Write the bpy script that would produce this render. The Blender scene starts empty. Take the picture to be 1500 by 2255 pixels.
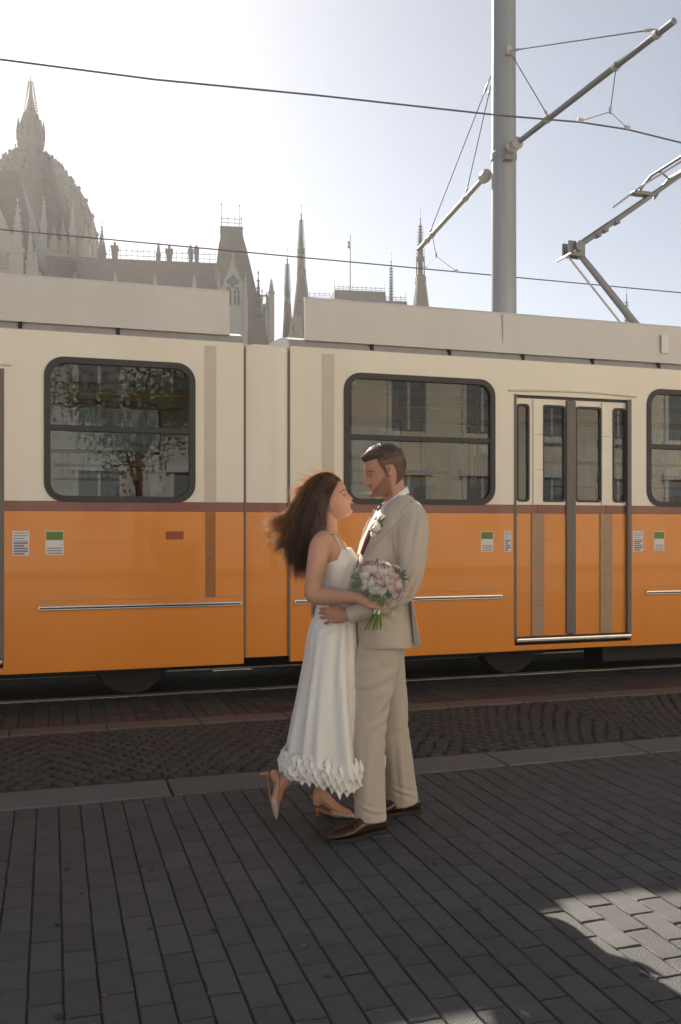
import bpy, bmesh, math, random
from mathutils import Vector, Matrix, geometry, noise
S = bpy.context.scene
C = S.collection
R = math.radians
rnd = random.Random(7)

# ------------------------------------------------------------------ camera
YAW = R(17.65)
EYE = 1.45
FPX = 2000.0            # focal length in pixels of the 1500 px wide photograph
cam_d = bpy.data.cameras.new('camera')
cam = bpy.data.objects.new('camera', cam_d); C.objects.link(cam)
cam.location = (0, 0, EYE)
cam.rotation_euler = (R(90), 0, -YAW)
cam_d.sensor_width = 36.0
cam_d.lens = FPX / 2255.0 * 36.0
cam_d.shift_y = 32.5 / 2255.0
cam_d.clip_start = 0.05
cam_d.clip_end = 3000
S.camera = cam

# ------------------------------------------------------------------ light
SUN_EL = R(33.7)
SUN_AZ = R(4.0)          # towards the left of the line across the tracks
w = bpy.data.worlds.new('World'); S.world = w; w.use_nodes = True
nt = w.node_tree; nt.nodes.clear()
sky = nt.nodes.new('ShaderNodeTexSky'); sky.sky_type = 'NISHITA'; sky.sun_disc = False
sky.sun_elevation = SUN_EL; sky.sun_rotation = -SUN_AZ
sky.altitude = 100; sky.air_density = 0.8; sky.dust_density = 0.5; sky.ozone_density = 0.3
bg = nt.nodes.new('ShaderNodeBackground'); bg.inputs[1].default_value = 0.05
wo = nt.nodes.new('ShaderNodeOutputWorld')
hsv = nt.nodes.new('ShaderNodeHueSaturation'); hsv.inputs['Saturation'].default_value = 0.62
nt.links.new(sky.outputs[0], hsv.inputs['Color']); nt.links.new(hsv.outputs[0], bg.inputs[0]); nt.links.new(bg.outputs[0], wo.inputs[0])
sd = bpy.data.lights.new('sun', 'SUN'); sd.energy = 5.0; sd.angle = R(0.53); sd.color = (1.0, 0.90, 0.76)
sun = bpy.data.objects.new('sun', sd); C.objects.link(sun)
sun.rotation_euler = Vector((math.sin(SUN_AZ) * math.cos(SUN_EL), -math.cos(SUN_AZ) * math.cos(SUN_EL), -math.sin(SUN_EL))).to_track_quat('-Z', 'Y').to_euler()
S.view_settings.view_transform = 'Standard'; S.view_settings.look = 'None'
S.view_settings.gamma = 1.0; S.view_settings.use_curve_mapping = False
S.view_settings.exposure = 1.2
S.cycles.volume_bounces = 0
S.cycles.max_bounces = 8
S.cycles.transparent_max_bounces = 24
S.cycles.use_denoising = True
S.cycles.denoising_prefilter = 'ACCURATE'
S.cycles.caustics_reflective = False; S.cycles.caustics_refractive = False

# ------------------------------------------------------------------ materials
def N(nt, t, **kw):
    n = nt.nodes.new(t)
    for k, v in kw.items(): setattr(n, k, v)
    return n
def material(name, col, rough=0.6, metal=0.0, spec=0.5, var=0.0, scale=8.0, rand=0.0, bump=0.0, bscale=60.0,
             stretch=(1, 1, 1), col2=None, fac2=0.5, coat=0.0, sheen=0.0, trans=0.0, sub=0.0, emit=None, hue=0.0):
    m = bpy.data.materials.new(name); m.use_nodes = True
    nt = m.node_tree; b = nt.nodes['Principled BSDF']; L = nt.links.new
    b.inputs['Roughness'].default_value = rough; b.inputs['Metallic'].default_value = metal
    b.inputs['Specular IOR Level'].default_value = spec
    b.inputs['Coat Weight'].default_value = coat
    b.inputs['Sheen Weight'].default_value = sheen
    if sub:
        b.inputs['Subsurface Weight'].default_value = sub
        b.inputs['Subsurface Radius'].default_value = (0.02, 0.008, 0.004)
        b.inputs['Subsurface Scale'].default_value = 1.0
    rgba = (*col, 1)
    b.inputs['Base Color'].default_value = rgba
    tc = N(nt, 'ShaderNodeTexCoord'); mp = N(nt, 'ShaderNodeMapping'); mp.inputs['Scale'].default_value = stretch
    L(tc.outputs['Object'], mp.inputs['Vector'])
    out = None
    if var or col2 or rand:
        no = N(nt, 'ShaderNodeTexNoise'); no.inputs['Scale'].default_value = scale; no.inputs['Detail'].default_value = 6
        no.inputs['Roughness'].default_value = 0.65
        L(mp.outputs[0], no.inputs['Vector'])
        if col2:
            rp = N(nt, 'ShaderNodeValToRGB'); rp.color_ramp.elements[0].position = fac2 - 0.12; rp.color_ramp.elements[1].position = fac2 + 0.12
            rp.color_ramp.elements[0].color = rgba; rp.color_ramp.elements[1].color = (*col2, 1)
            L(no.outputs['Fac'], rp.inputs[0]); src = rp.outputs[0]
        else:
            src = None
        hs = N(nt, 'ShaderNodeHueSaturation'); hs.inputs['Color'].default_value = rgba
        if src: L(src, hs.inputs['Color'])
        mr = N(nt, 'ShaderNodeMapRange'); mr.inputs[1].default_value = 0.25; mr.inputs[2].default_value = 0.75
        mr.inputs[3].default_value = 1 - var; mr.inputs[4].default_value = 1 + var
        L(no.outputs['Fac'], mr.inputs[0])
        val = mr.outputs[0]
        if rand:
            oi = N(nt, 'ShaderNodeObjectInfo'); m2 = N(nt, 'ShaderNodeMapRange')
            m2.inputs[3].default_value = 1 - rand; m2.inputs[4].default_value = 1 + rand
            L(oi.outputs['Random'], m2.inputs[0])
            mu = N(nt, 'ShaderNodeMath', operation='MULTIPLY'); L(val, mu.inputs[0]); L(m2.outputs[0], mu.inputs[1]); val = mu.outputs[0]
            if hue:
                m3 = N(nt, 'ShaderNodeMapRange'); m3.inputs[3].default_value = 0.5 - hue; m3.inputs[4].default_value = 0.5 + hue
                ws = N(nt, 'ShaderNodeTexWhiteNoise', noise_dimensions='1D'); L(oi.outputs['Random'], ws.inputs['W'])
                L(ws.outputs['Value'], m3.inputs[0]); L(m3.outputs[0], hs.inputs['Hue'])
        L(val, hs.inputs['Value'])
        L(hs.outputs[0], b.inputs['Base Color']); out = hs.outputs[0]
    if bump:
        nb = N(nt, 'ShaderNodeTexNoise'); nb.inputs['Scale'].default_value = bscale; nb.inputs['Detail'].default_value = 5
        L(mp.outputs[0], nb.inputs['Vector'])
        bu = N(nt, 'ShaderNodeBump'); bu.inputs['Strength'].default_value = bump; bu.inputs['Distance'].default_value = 0.01
        L(nb.outputs['Fac'], bu.inputs['Height']); L(bu.outputs[0], b.inputs['Normal'])
    if trans:
        tr = N(nt, 'ShaderNodeBsdfTranslucent'); mx = N(nt, 'ShaderNodeMixShader'); mx.inputs[0].default_value = trans
        tr.inputs[0].default_value = rgba
        if out: L(out, tr.inputs[0])
        L(b.outputs[0], mx.inputs[1]); L(tr.outputs[0], mx.inputs[2]); L(mx.outputs[0], nt.nodes['Material Output'].inputs[0])
    return m
def glass(name, tint, refl=1.0, rough=0.0, alpha=0.0, acol=(0.02, 0.02, 0.02)):
    m = bpy.data.materials.new(name); m.use_nodes = True
    nt = m.node_tree; nt.nodes.clear(); L = nt.links.new
    tr = N(nt, 'ShaderNodeBsdfTransparent'); tr.inputs[0].default_value = (*tint, 1)
    gl = N(nt, 'ShaderNodeBsdfGlossy'); gl.inputs['Roughness'].default_value = rough; gl.inputs[0].default_value = (refl, refl, refl, 1)
    fr = N(nt, 'ShaderNodeFresnel'); fr.inputs['IOR'].default_value = 1.42
    mx = N(nt, 'ShaderNodeMixShader'); L(fr.outputs[0], mx.inputs[0]); L(tr.outputs[0], mx.inputs[1]); L(gl.outputs[0], mx.inputs[2])
    o = N(nt, 'ShaderNodeOutputMaterial'); L(mx.outputs[0], o.inputs[0])
    return m

M = {}
M['sett'] = material('granite_sett', (0.066, 0.0665, 0.068), 0.66, var=0.24, scale=14, rand=0.14, hue=0.012, bump=0.55, bscale=150)
M['sett_red'] = material('reddish_sett', (0.060, 0.051, 0.047), 0.65, var=0.2, scale=12, rand=0.25, bump=0.5, bscale=140)
M['cobble'] = material('basalt_cobble', (0.050, 0.046, 0.043), 0.65, var=0.2, scale=10, rand=0.22, bump=0.6, bscale=90)
M['kerb'] = material('kerb_granite', (0.12, 0.122, 0.125), 0.62, var=0.2, scale=26, rand=0.10, bump=0.4, bscale=190)
M['kerb_red'] = material('strip_granite', (0.135, 0.105, 0.092), 0.65, var=0.2, scale=26, rand=0.10, bump=0.4, bscale=190)
M['grout'] = material('joint_sand', (0.052, 0.049, 0.046), 0.95, var=0.35, scale=30, bump=0.8, bscale=220)
M['asphalt'] = material('track_slab', (0.055, 0.052, 0.048), 0.9, var=0.3, scale=3, bump=0.7, bscale=80)
M['plaza'] = material('plaza_ground', (0.48, 0.45, 0.40), 0.9, var=0.2, scale=0.4)
M['lawn'] = material('lawn', (0.04, 0.07, 0.02), 0.95, var=0.4, scale=2.0, bump=1, bscale=30)
M['steel'] = material('rail_steel', (0.45, 0.43, 0.40), 0.28, metal=1.0, var=0.25, scale=20, stretch=(1, 20, 1))
M['cream'] = material('cream_paint', (0.76, 0.69, 0.58), 0.32, var=0.035, scale=1.4, stretch=(1, 1, .35), coat=0.25)
M['orange'] = material('orange_paint', (0.72, 0.235, 0.016), 0.34, var=0.06, scale=1.7, stretch=(1, 1, .5), coat=0.25)
M['maroon'] = material('maroon_stripe', (0.20, 0.055, 0.035), 0.35, var=0.05, scale=3, coat=0.2)
M['fairing'] = material('roof_fairing_grey', (0.62, 0.59, 0.555), 0.45, var=0.06, scale=1.6, stretch=(1, 1, .4))
M['tramroof'] = material('tram_roof_grey', (0.35, 0.34, 0.33), 0.7, var=0.15, scale=4)
M['rubber'] = material('black_rubber', (0.028, 0.027, 0.026), 0.55, var=0.2, scale=8)
M['taupe'] = material('taupe_seal', (0.40, 0.26, 0.16), 0.6, var=0.08, scale=6)
M['greyrub'] = material('grey_rubber', (0.16, 0.135, 0.12), 0.6, var=0.1, scale=6)
M['alu'] = material('aluminium_trim', (0.62, 0.61, 0.60), 0.25, metal=1.0, var=0.1, scale=8)
M['under'] = material('underframe_black', (0.018, 0.017, 0.016), 0.8, var=0.4, scale=4)
M['inner'] = material('interior_panel', (0.30, 0.28, 0.25), 0.6, var=0.08, scale=3)
M['ceil'] = material('interior_ceiling', (0.45, 0.43, 0.40), 0.6, var=0.05, scale=3)
M['seatred'] = material('red_seat', (0.35, 0.03, 0.03), 0.5, var=0.1, scale=6)
M['yellow'] = material('yellow_handrail', (0.75, 0.33, 0.02), 0.35)
M['brown'] = material('brown_board', (0.26, 0.09, 0.04), 0.5, var=0.1, scale=4)
M['glass'] = glass('tram_window_glass', (0.66, 0.70, 0.71))
M['glass_dark'] = glass('tram_door_glass', (0.55, 0.58, 0.58))
M['mast'] = material('galvanised_mast', (0.30, 0.31, 0.33), 0.55, metal=0.3, var=0.12, scale=2.5, stretch=(6, 6, .4))
M['arm'] = material('bracket_tube_grey', (0.20, 0.20, 0.21), 0.5, metal=0.3, var=0.12, scale=6)
M['arm_light'] = material('bracket_tube_pale', (0.42, 0.40, 0.38), 0.5, metal=0.3, var=0.12, scale=6)
M['insul'] = material('insulator_grey', (0.42, 0.39, 0.37), 0.4, var=0.08, scale=9)
M['wire'] = material('contact_wire', (0.10, 0.10, 0.12), 0.45, metal=0.7)
M['stone'] = material('parliament_limestone', (0.33, 0.30, 0.26), 0.85, var=0.16, scale=.25, stretch=(1, 1, .4))
M['slate'] = material('roof_slate', (0.085, 0.070, 0.062), 0.6, var=0.22, scale=.5, stretch=(1, 1, 1.5))
M['slate_red'] = material('roof_slate_red', (0.12, 0.072, 0.06), 0.65, var=0.22, scale=.5)
M['domebrown'] = material('dome_roof', (0.10, 0.078, 0.064), 0.6, var=0.2, scale=.4)
M['patina'] = material('dark_patina', (0.045, 0.055, 0.056), 0.6, var=0.25, scale=1.2)
M['darkwin'] = material('dark_window', (0.03, 0.033, 0.036), 0.2)
M['iron'] = material('roof_iron', (0.09, 0.09, 0.10), 0.6)
M['white'] = material('white_print', (0.70, 0.68, 0.66), 0.5)
M['purple'] = material('purple_print', (0.22, 0.17, 0.27), 0.5)
M['green'] = material('green_print', (0.12, 0.20, 0.04), 0.5)
M['redprint'] = material('red_print', (0.33, 0.06, 0.015), 0.5)

# ------------------------------------------------------------------ mesh helpers
class MB:
    def __init__(s): s.v = []; s.f = []
    def add(s, vs, fs):
        o = len(s.v); s.v += [tuple(p) for p in vs]; s.f += [tuple(i + o for i in f) for f in fs]; return s
    def box(s, a, b):
        x0, y0, z0 = [min(p, q) for p, q in zip(a, b)]; x1, y1, z1 = [max(p, q) for p, q in zip(a, b)]
        return s.add([(x0, y0, z0), (x1, y0, z0), (x1, y1, z0), (x0, y1, z0), (x0, y0, z1), (x1, y0, z1), (x1, y1, z1), (x0, y1, z1)],
                     [(0, 3, 2, 1), (4, 5, 6, 7), (0, 1, 5, 4), (1, 2, 6, 5), (2, 3, 7, 6), (3, 0, 4, 7)])
    def bbox(s, a, b, r=0.01):
        bm = bmesh.new(); bmesh.ops.create_cube(bm, size=1)
        c = [(p + q) / 2 for p, q in zip(a, b)]; d = [abs(p - q) for p, q in zip(a, b)]
        for v in bm.verts: v.co = Vector((c[0] + v.co.x * d[0], c[1] + v.co.y * d[1], c[2] + v.co.z * d[2]))
        bmesh.ops.bevel(bm, geom=bm.edges[:], offset=min(r, min(d) * .45), segments=2, affect='EDGES', profile=.6)
        return s.bm(bm)
    def bm(s, bm):
        bm.verts.ensure_lookup_table(); bm.verts.index_update()
        s.add([v.co.copy() for v in bm.verts], [[v.index for v in f.verts] for f in bm.faces]); bm.free(); return s
    def rings(s, rings, cap=True, closed=False):
        n = len(rings[0]); m = len(rings); vs = [p for r in rings for p in r]; fs = []
        for j in range(m - 1 if not closed else m):
            k = (j + 1) % m
            for i in range(n):
                i2 = (i + 1) % n; fs.append((j * n + i, j * n + i2, k * n + i2, k * n + i))
        if cap and not closed:
            fs.append(tuple(range(n))[::-1]); fs.append(tuple(range((m - 1) * n, m * n)))
        return s.add(vs, fs)
    def lathe(s, prof, at=(0, 0, 0), n=12, cap=True, ph=0.0):
        rs = []
        for r, z in prof:
            rs.append([(at[0] + max(r, 1e-4) * math.cos(2 * math.pi * i / n + ph), at[1] + max(r, 1e-4) * math.sin(2 * math.pi * i / n + ph), at[2] + z) for i in range(n)])
        return s.rings(rs, cap)
    def tube(s, pts, r, n=8, cap=True):
        pts = [Vector(p) for p in pts]; rr = r if hasattr(r, '__len__') else [r] * len(pts)
        rs = []; up = None
        for i, p in enumerate(pts):
            d = (pts[min(i + 1, len(pts) - 1)] - pts[max(i - 1, 0)]).normalized()
            if up is None: up = d.orthogonal().normalized()
            u = (up - d * up.dot(d)).normalized(); up = u; q = d.cross(u)
            rs.append([p + (u * math.cos(2 * math.pi * k / n) + q * math.sin(2 * math.pi * k / n)) * rr[i] for k in range(n)])
        return s.rings(rs, cap)
    def prism(s, poly, origin, ux, uy, depth):   # poly (2d) extruded along depth vector
        o = Vector(origin); ux = Vector(ux); uy = Vector(uy); d = Vector(depth); n = len(poly)
        a = [o + ux * p[0] + uy * p[1] for p in poly]; b = [p + d for p in a]
        return s.add(a + b, [tuple(range(n))[::-1], tuple(range(n, 2 * n))] + [(i, (i + 1) % n, n + (i + 1) % n, n + i) for i in range(n)])
    def holed(s, outer, holes, Y0, th):   # plate in XZ with holes, front at Y0, thickness th in +Y
        loops = [outer] + holes
        pts = [Vector((p[0], p[1], 0)) for l in loops for p in l]
        tris = geometry.tessellate_polygon([[Vector((p[0], p[1], 0)) for p in l] for l in loops])
        n = len(pts)
        vs = [(p.x, Y0, p.y) for p in pts] + [(p.x, Y0 + th, p.y) for p in pts]
        fs = [tuple(t) for t in tris] + [(t[0] + n, t[2] + n, t[1] + n) for t in tris]
        o = 0
        for l in loops:
            k = len(l)
            for i in range(k): fs.append((o + i, o + (i + 1) % k, n + o + (i + 1) % k, n + o + i))
            o += k
        return s.add(vs, fs)
    def mesh(s, name, m, smooth=False, fix=True):
        me = bpy.data.meshes.new(name); me.from_pydata([tuple(v) for v in s.v], [], s.f)
        if fix:
            bm = bmesh.new(); bm.from_mesh(me); bmesh.ops.recalc_face_normals(bm, faces=bm.faces[:]); bm.to_mesh(me); bm.free()
        if m: me.materials.append(m)
        if smooth: me.polygons.foreach_set('use_smooth', [True] * len(me.polygons))
        me.update(); return me
    def build(s, name, m, parent=None, smooth=False, loc=None, fix=True):
        o = bpy.data.objects.new(name, s.mesh(name, m, smooth, fix)); C.objects.link(o)
        if parent is not None: o.parent = parent
        if loc is not None: o.location = loc
        return o
def auto_smooth(o, ang=35):
    me = o.data
    me.polygons.foreach_set('use_smooth', [True] * len(me.polygons))
    bm = bmesh.new(); bm.from_mesh(me)
    for e in bm.edges:
        if len(e.link_faces) == 2 and e.calc_face_angle(0) > R(ang): e.smooth = False
    bm.to_mesh(me); bm.free(); return o
def tag(o, label=None, cat=None, group=None, kind=None):
    if label: o['label'] = label
    if cat: o['category'] = cat
    if group: o['group'] = group
    if kind: o['kind'] = kind
    return o
def thing(name, label, cat, loc=(0, 0, 0), rz=0.0, group=None):
    o = bpy.data.objects.new(name, None); C.objects.link(o); o.location = loc; o.rotation_euler = (0, 0, rz)
    o.empty_display_size = 0.1
    return tag(o, label, cat, group)
def inst(me, name, parent, loc=(0, 0, 0), rot=(0, 0, 0), sc=(1, 1, 1)):
    o = bpy.data.objects.new(name, me); C.objects.link(o)
    if parent is not None: o.parent = parent
    o.location = loc; o.rotation_euler = rot; o.scale = sc; return o
def structure(o): o['kind'] = 'structure'; return o
def stuff(o): o['kind'] = 'stuff'; return o
def rrect(x0, z0, x1, z1, r, n=6):
    p = []
    for cx, cz, a0 in ((x1 - r, z1 - r, 0), (x0 + r, z1 - r, 90), (x0 + r, z0 + r, 180), (x1 - r, z0 + r, 270)):
        for k in range(n + 1):
            a = R(a0 + 90 * k / n); p.append((cx + r * math.cos(a), cz + r * math.sin(a)))
    return p
# where the photograph's rays meet the world (used to place measured things)
FX, FY = math.sin(YAW), math.cos(YAW)
def ray(x, y):
    u = (x - 750) / FPX; v = (1160 - y) / FPX
    return Vector((FX + u * FY, FY - u * FX, v))
def on_plane(x, y, Y):
    d = ray(x, y); t = Y / d.y; return Vector((d.x * t, Y, EYE + d.z * t))
def on_z(x, y, z):
    d = ray(x, y); t = (z - EYE) / d.z; return Vector((d.x * t, d.y * t, z))
def in_view(X, Y, Z=0.0, m=0):
    t = X * FX + Y * FY
    if t < .3: return None
    px = 750 + FPX * (X * FY - Y * FX) / t; py = 1160 - FPX * (Z - EYE) / t
    return t if (-m < px < 1500 + m and -m < py < 2255 + m) else None
HAZE = 0.00038
M['house'] = material('ochre_render', (0.74, 0.67, 0.56), 0.9, var=0.1, scale=.5)
M['bark'] = material('bark', (0.10, 0.075, 0.055), 0.9, var=0.3, scale=8)
M['leaf'] = material('spring_leaf', (0.13, 0.14, 0.025), 0.6, var=0.3, scale=3, trans=.4)
M['taupe_up'] = material('cream_seal', (0.60, 0.53, 0.43), 0.6, var=0.05, scale=6)
M['brownseal'] = material('brown_seal', (0.33, 0.13, 0.03), 0.55, var=0.05, scale=6)
M['greyhouse'] = material('grey_render', (0.58, 0.57, 0.55), 0.9, var=0.1, scale=.5)
M['gum'] = material('trodden_gum', (0.030, 0.028, 0.027), 0.8)
M['dryleaf'] = material('dry_leaf_brown', (0.20, 0.13, 0.06), 0.8)
M['softpane'] = material('curtained_pane', (0.22, 0.23, 0.24), 0.4)
# ------------------------------------------------------------------ setting: ground
g = MB().add([(-195, -78, -0.35), (325, -78, -0.35), (325, 325, -0.35), (-195, 325, -0.35)], [(0, 1, 2, 3)])
structure(g.build('ground', M['plaza']))
pave = structure(MB().box((-14, -2.5, -0.3), (22, 4.945, -0.008)).build('pavement', M['grout']))
structure(MB().box((-14, 4.947, -0.3), (22, 7.93, -0.014)).build('footpath', M['grout']))
foot = bpy.data.objects['footpath']
trackbed = structure(MB().box((-14, 8.06, -0.3), (60, 9.35, -0.03)).box((-14, 9.49, -.3), (60, 11.7, -.03)).box((-14, 11.84, -.3), (60, 13.14, -.03)).box((-14, 13.28, -.3), (60, 14.6, -.03)).build('tram_track_bed', M['asphalt']))
structure(MB().box((-60, 14.62, -0.3), (120, 60, -0.02)).build('lawn', M['lawn']))
structure(MB().box((-60, 60.02, -0.3), (120, 100, -0.05)).build('plaza', M['plaza']))

def stone_mesh(name, lx, ly, h, m, seed, bev=0.004, wob=0.0015, dome=0.0):
    r = random.Random(seed); bm = bmesh.new()
    xs = [-lx / 2, -lx / 6, lx / 6, lx / 2]; ys = [-ly / 2, -ly / 6, ly / 6, ly / 2]
    def ring(ins, z):
        P = []
        for i in range(3): P.append((xs[i], ys[0], 0, -1))
        for i in range(3): P.append((xs[3], ys[i], 1, 0))
        for i in range(3): P.append((xs[3 - i], ys[3], 0, 1))
        for i in range(3): P.append((xs[0], ys[3 - i], -1, 0))
        out = []
        for x, y, nx, ny in P:
            sx = 1 - 2 * ins / lx; sy = 1 - 2 * ins / ly
            out.append((x * sx + r.uniform(-wob, wob), y * sy + r.uniform(-wob, wob), z + r.uniform(-wob, wob) * .4))
        return out
    b = MB(); rs = [ring(0.001, -h), ring(0, -bev * 1.2), ring(bev, 0)]
    if dome: rs.append([(x * .55, y * .55, dome) for x, y, z in rs[-1]])
    b.rings(rs, cap=True)
    return b.mesh(name, m, smooth=bool(dome))

def lay(name, parent, variants, slots, m_all, limit, stuff_name):
    """slots: (x, y, rz). nearest in view become parts, the rest one stuff part"""
    r = random.Random(len(slots))
    vis = []; rest = []
    for s in slots:
        t = in_view(s[0], s[1], 0, 25)
        (vis if t else rest).append((t or 0, s))
    vis.sort(key=lambda q: q[0])
    rest += vis[limit:]; vis = vis[:limit]
    for t, (x, y, a) in vis:
        inst(r.choice(variants), name, parent, (x, y, r.uniform(-.0016, .0014)), (r.uniform(-.008, .008), r.uniform(-.010, .010), a + r.uniform(-.008, .008)))
    b = MB()
    cache = [([v.co.copy() for v in me.vertices], [tuple(p.vertices) for p in me.polygons]) for me in variants]
    for t, (x, y, a) in rest:
        vs, fs = r.choice(cache); c, s_ = math.cos(a), math.sin(a); dz = r.uniform(-.0016, .0014); tx = r.uniform(-.01, .01)
        b.add([(x + v.x * c - v.y * s_, y + v.x * s_ + v.y * c, v.z + dz + v.x * tx) for v in vs], fs)
    if rest: stuff(b.build(stuff_name, m_all, parent, fix=False))
    return len(vis), len(rest)

# foreground setts in straight columns
J = 0.1066
vs_ = [stone_mesh('sett', J - .0048, .2112, .05, M['sett'], i) for i in range(8)]
slots = []
k0 = int(-12 / J)
for k in range(-75, 130):
    x = 0.0885 + k * J
    off = 0.0 if k % 2 else .109
    y = 4.94
    first = .055 + (off if off else .218) - .055
    # stones counted away from the kerb; the first one is cut
    edges = [4.942]; yy = 4.942 - ((.082) if k % 2 else (.191)); edges.append(yy)
    while yy > -2.3: yy -= .2175 + 0.002 * math.sin(k * 3.1 + yy * 5); edges.append(yy)
    for e0, e1 in zip(edges[1:-1], edges[2:]): slots.append((x, (e0 + e1) / 2, 0))
    slots.append((x, (edges[0] + edges[1]) / 2, 'cut', edges[0] - edges[1]))
full = [s for s in slots if len(s) == 3]
print('setts', lay('sett', pave, vs_, full, M['sett'], 300, 'further_setts'))
cutm = {kk: stone_mesh('cut_sett', J - .0065, ll - .005, .05, M['sett'], 40 + kk) for kk, ll in ((0, .191), (1, .082))}
for s in slots:
    if len(s) == 4 and -3 < s[0] < 7:
        inst(cutm[0 if s[3] > .15 else 1], 'cut_sett', pave, (s[0], s[1], rnd.uniform(-.001, .001)))
# kerb slabs
km = [stone_mesh('kerb_slab', .995, .318, .12, M['kerb'], 60 + i, bev=.006, wob=.001) for i in range(3)]
for k in range(-9, 16):
    inst(km[k % 3], 'kerb_slab', pave, (.63 + .5 + k * 1.0067, 5.106, .004))
# cobbles in segmental arcs
cm = [stone_mesh('cobble', .078 + .006 * (i % 3), .074 + .005 * (i % 2), .05, M['cobble'], 80 + i, bev=.010, wob=.004, dome=.003) for i in range(9)]
slots = []
P = 1.30
for row in range(-4, 18):
    for k in range(-90, 165):
        x = k * .088 + (row % 2) * .044 + rnd.uniform(-.006, .006)
        u = ((x / P) % 1.0) - .5
        y = 5.30 + row * .088 + .20 * math.cos(u * math.pi) * 1.0
        sl = math.atan(-.20 * math.pi / P * math.sin(u * math.pi))
        y += rnd.uniform(-.006, .006)
        if 5.322 < y < 6.655 : slots.append((x, y, sl))
print('cobbles', lay('cobble', foot, cm, slots, M['cobble'], 300, 'further_cobbles'))
# narrow warm strip
km = [stone_mesh('strip_slab', .66, .206, .1, M['kerb_red'], 100 + i, bev=.005, wob=.001) for i in range(3)]
for k in range(-14, 26):
    inst(km[k % 3], 'strip_slab', foot, (.05 + k * .667, 6.80, .003))
# reddish setts beside the rail
rs_ = [stone_mesh('red_sett', J - .006, .2, .05, M['sett_red'], 120 + i) for i in range(6)]
slots = [(.03 + k * J, 6.912 + .1 + r_ * .2045, 0) for k in range(-75, 130) for r_ in range(5)]
print('red setts', lay('red_sett', foot, rs_, slots, M['sett_red'], 300, 'further_red_setts'))
# grooved rails
for y0 in (8.0, 9.43, 11.78, 13.21):
    b = MB()
    prof = [(-.062, -.10), (-.062, .002), (-.05, .004), (-.012, .004), (-.010, -.02), (.012, -.02), (.014, .006), (.058, .006), (.060, -.10)]
    b.prism([(-p[0], p[1]) for p in prof], (-14, y0 - .0, 0), (0, 1, 0), (0, 0, 1), (74, 0, 0))
    structure(b.build('rail', M['steel']))

# chewing gum and specks trodden into the setts
gm = [MB().lathe([(.0005, .0052), (r_, .0048), (r_ * 1.05, .003)], n=9, cap=False).mesh('gum_spot', M['gum']) for r_ in (.009, .012, .016)]
for k in range(42):
    x = rnd.uniform(-.2, 4.2); y = rnd.uniform(2.4, 5.2)
    inst(gm[k % 3], 'gum_spot', pave, (x, y, 0), (0, 0, rnd.uniform(0, 6)), (1, rnd.uniform(.6, 1), .6))
gm = [MB().prism([(0, -.004), (.022, -.009), (.045, 0), (.02, .010)], (0, 0, .004), (1, 0, 0), (0, 1, 0), (0, 0, .0012)).mesh('dry_leaf', M['dryleaf'])]
for k in range(16):
    inst(gm[0], 'dry_leaf', pave, (rnd.uniform(-.2, 4.0), rnd.uniform(2.4, 5.2), rnd.uniform(0, .002)), (rnd.uniform(-.1, .1), 0, rnd.uniform(0, 6)), (rnd.uniform(.3, .7),) * 3)
# ------------------------------------------------------------------ the tram
TY = 8.70; YS = -1.15; YF = 1.15; ZB = .295; ZT = 3.0
tram = thing('tram', 'long yellow and cream articulated tram passing behind the couple', 'tram', (0, TY, 0))
WZ0, WZ1 = 1.675, 2.775
def win_poly(x0, x1, z0=WZ0, z1=WZ1, r=.13): return rrect(x0, z0, x1, z1, r)
cars = [  # x range, windows, doors, fairing range
    (-9.3, 1.545, [(-.03, 1.11), (-3.45, -2.05), (-5.3, -3.9), (-8.9, -7.4)], [(-1.62, -.36), (-7.1, -5.85)], (-9.1, 1.43)),
    (1.95, 11.2, [(2.46, 3.87), (5.57, 7.02), (7.25, 8.7)], [(4.10, 5.36), (9.2, 10.4)], (2.09, 11.0)),
]
def side_panels(x0, x1, wins, doors, ys, sgn):
    # upper, with holes; th goes inward
    th = .05 * sgn
    holes = [win_poly(a, b) for a, b in wins]
    # outer boundary of the upper panel notches round the doors
    out = [(x0, 1.655)]
    for a, b in sorted(doors): out += [(a, 1.655), (a, 2.68), (b, 2.68), (b, 1.655)]
    out += [(x1, 1.655), (x1, ZT), (x0, ZT)]
    b_ = MB().holed(out, holes, ys, th); o = b_.build('upper_panel', M['cream'], tram)
    def split(za, zb, name, m, bottom=None):
        segs = []; cur = x0
        for a, b in sorted(doors): segs.append((cur, a)); cur = b
        segs.append((cur, x1)); q = MB()
        for a, b in segs: q.box((a, ys, za), (b, ys + th, zb))
        if bottom is not None:
            for a, b in doors: q.box((a, ys + .004 * sgn, ZB + .002), (b, ys + th, bottom))
        q.build(name, m, tram)
    split(1.576, 1.653, 'stripe', M['maroon'])
    split(ZB, 1.574, 'lower_panel', M['orange'], .345)
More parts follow.
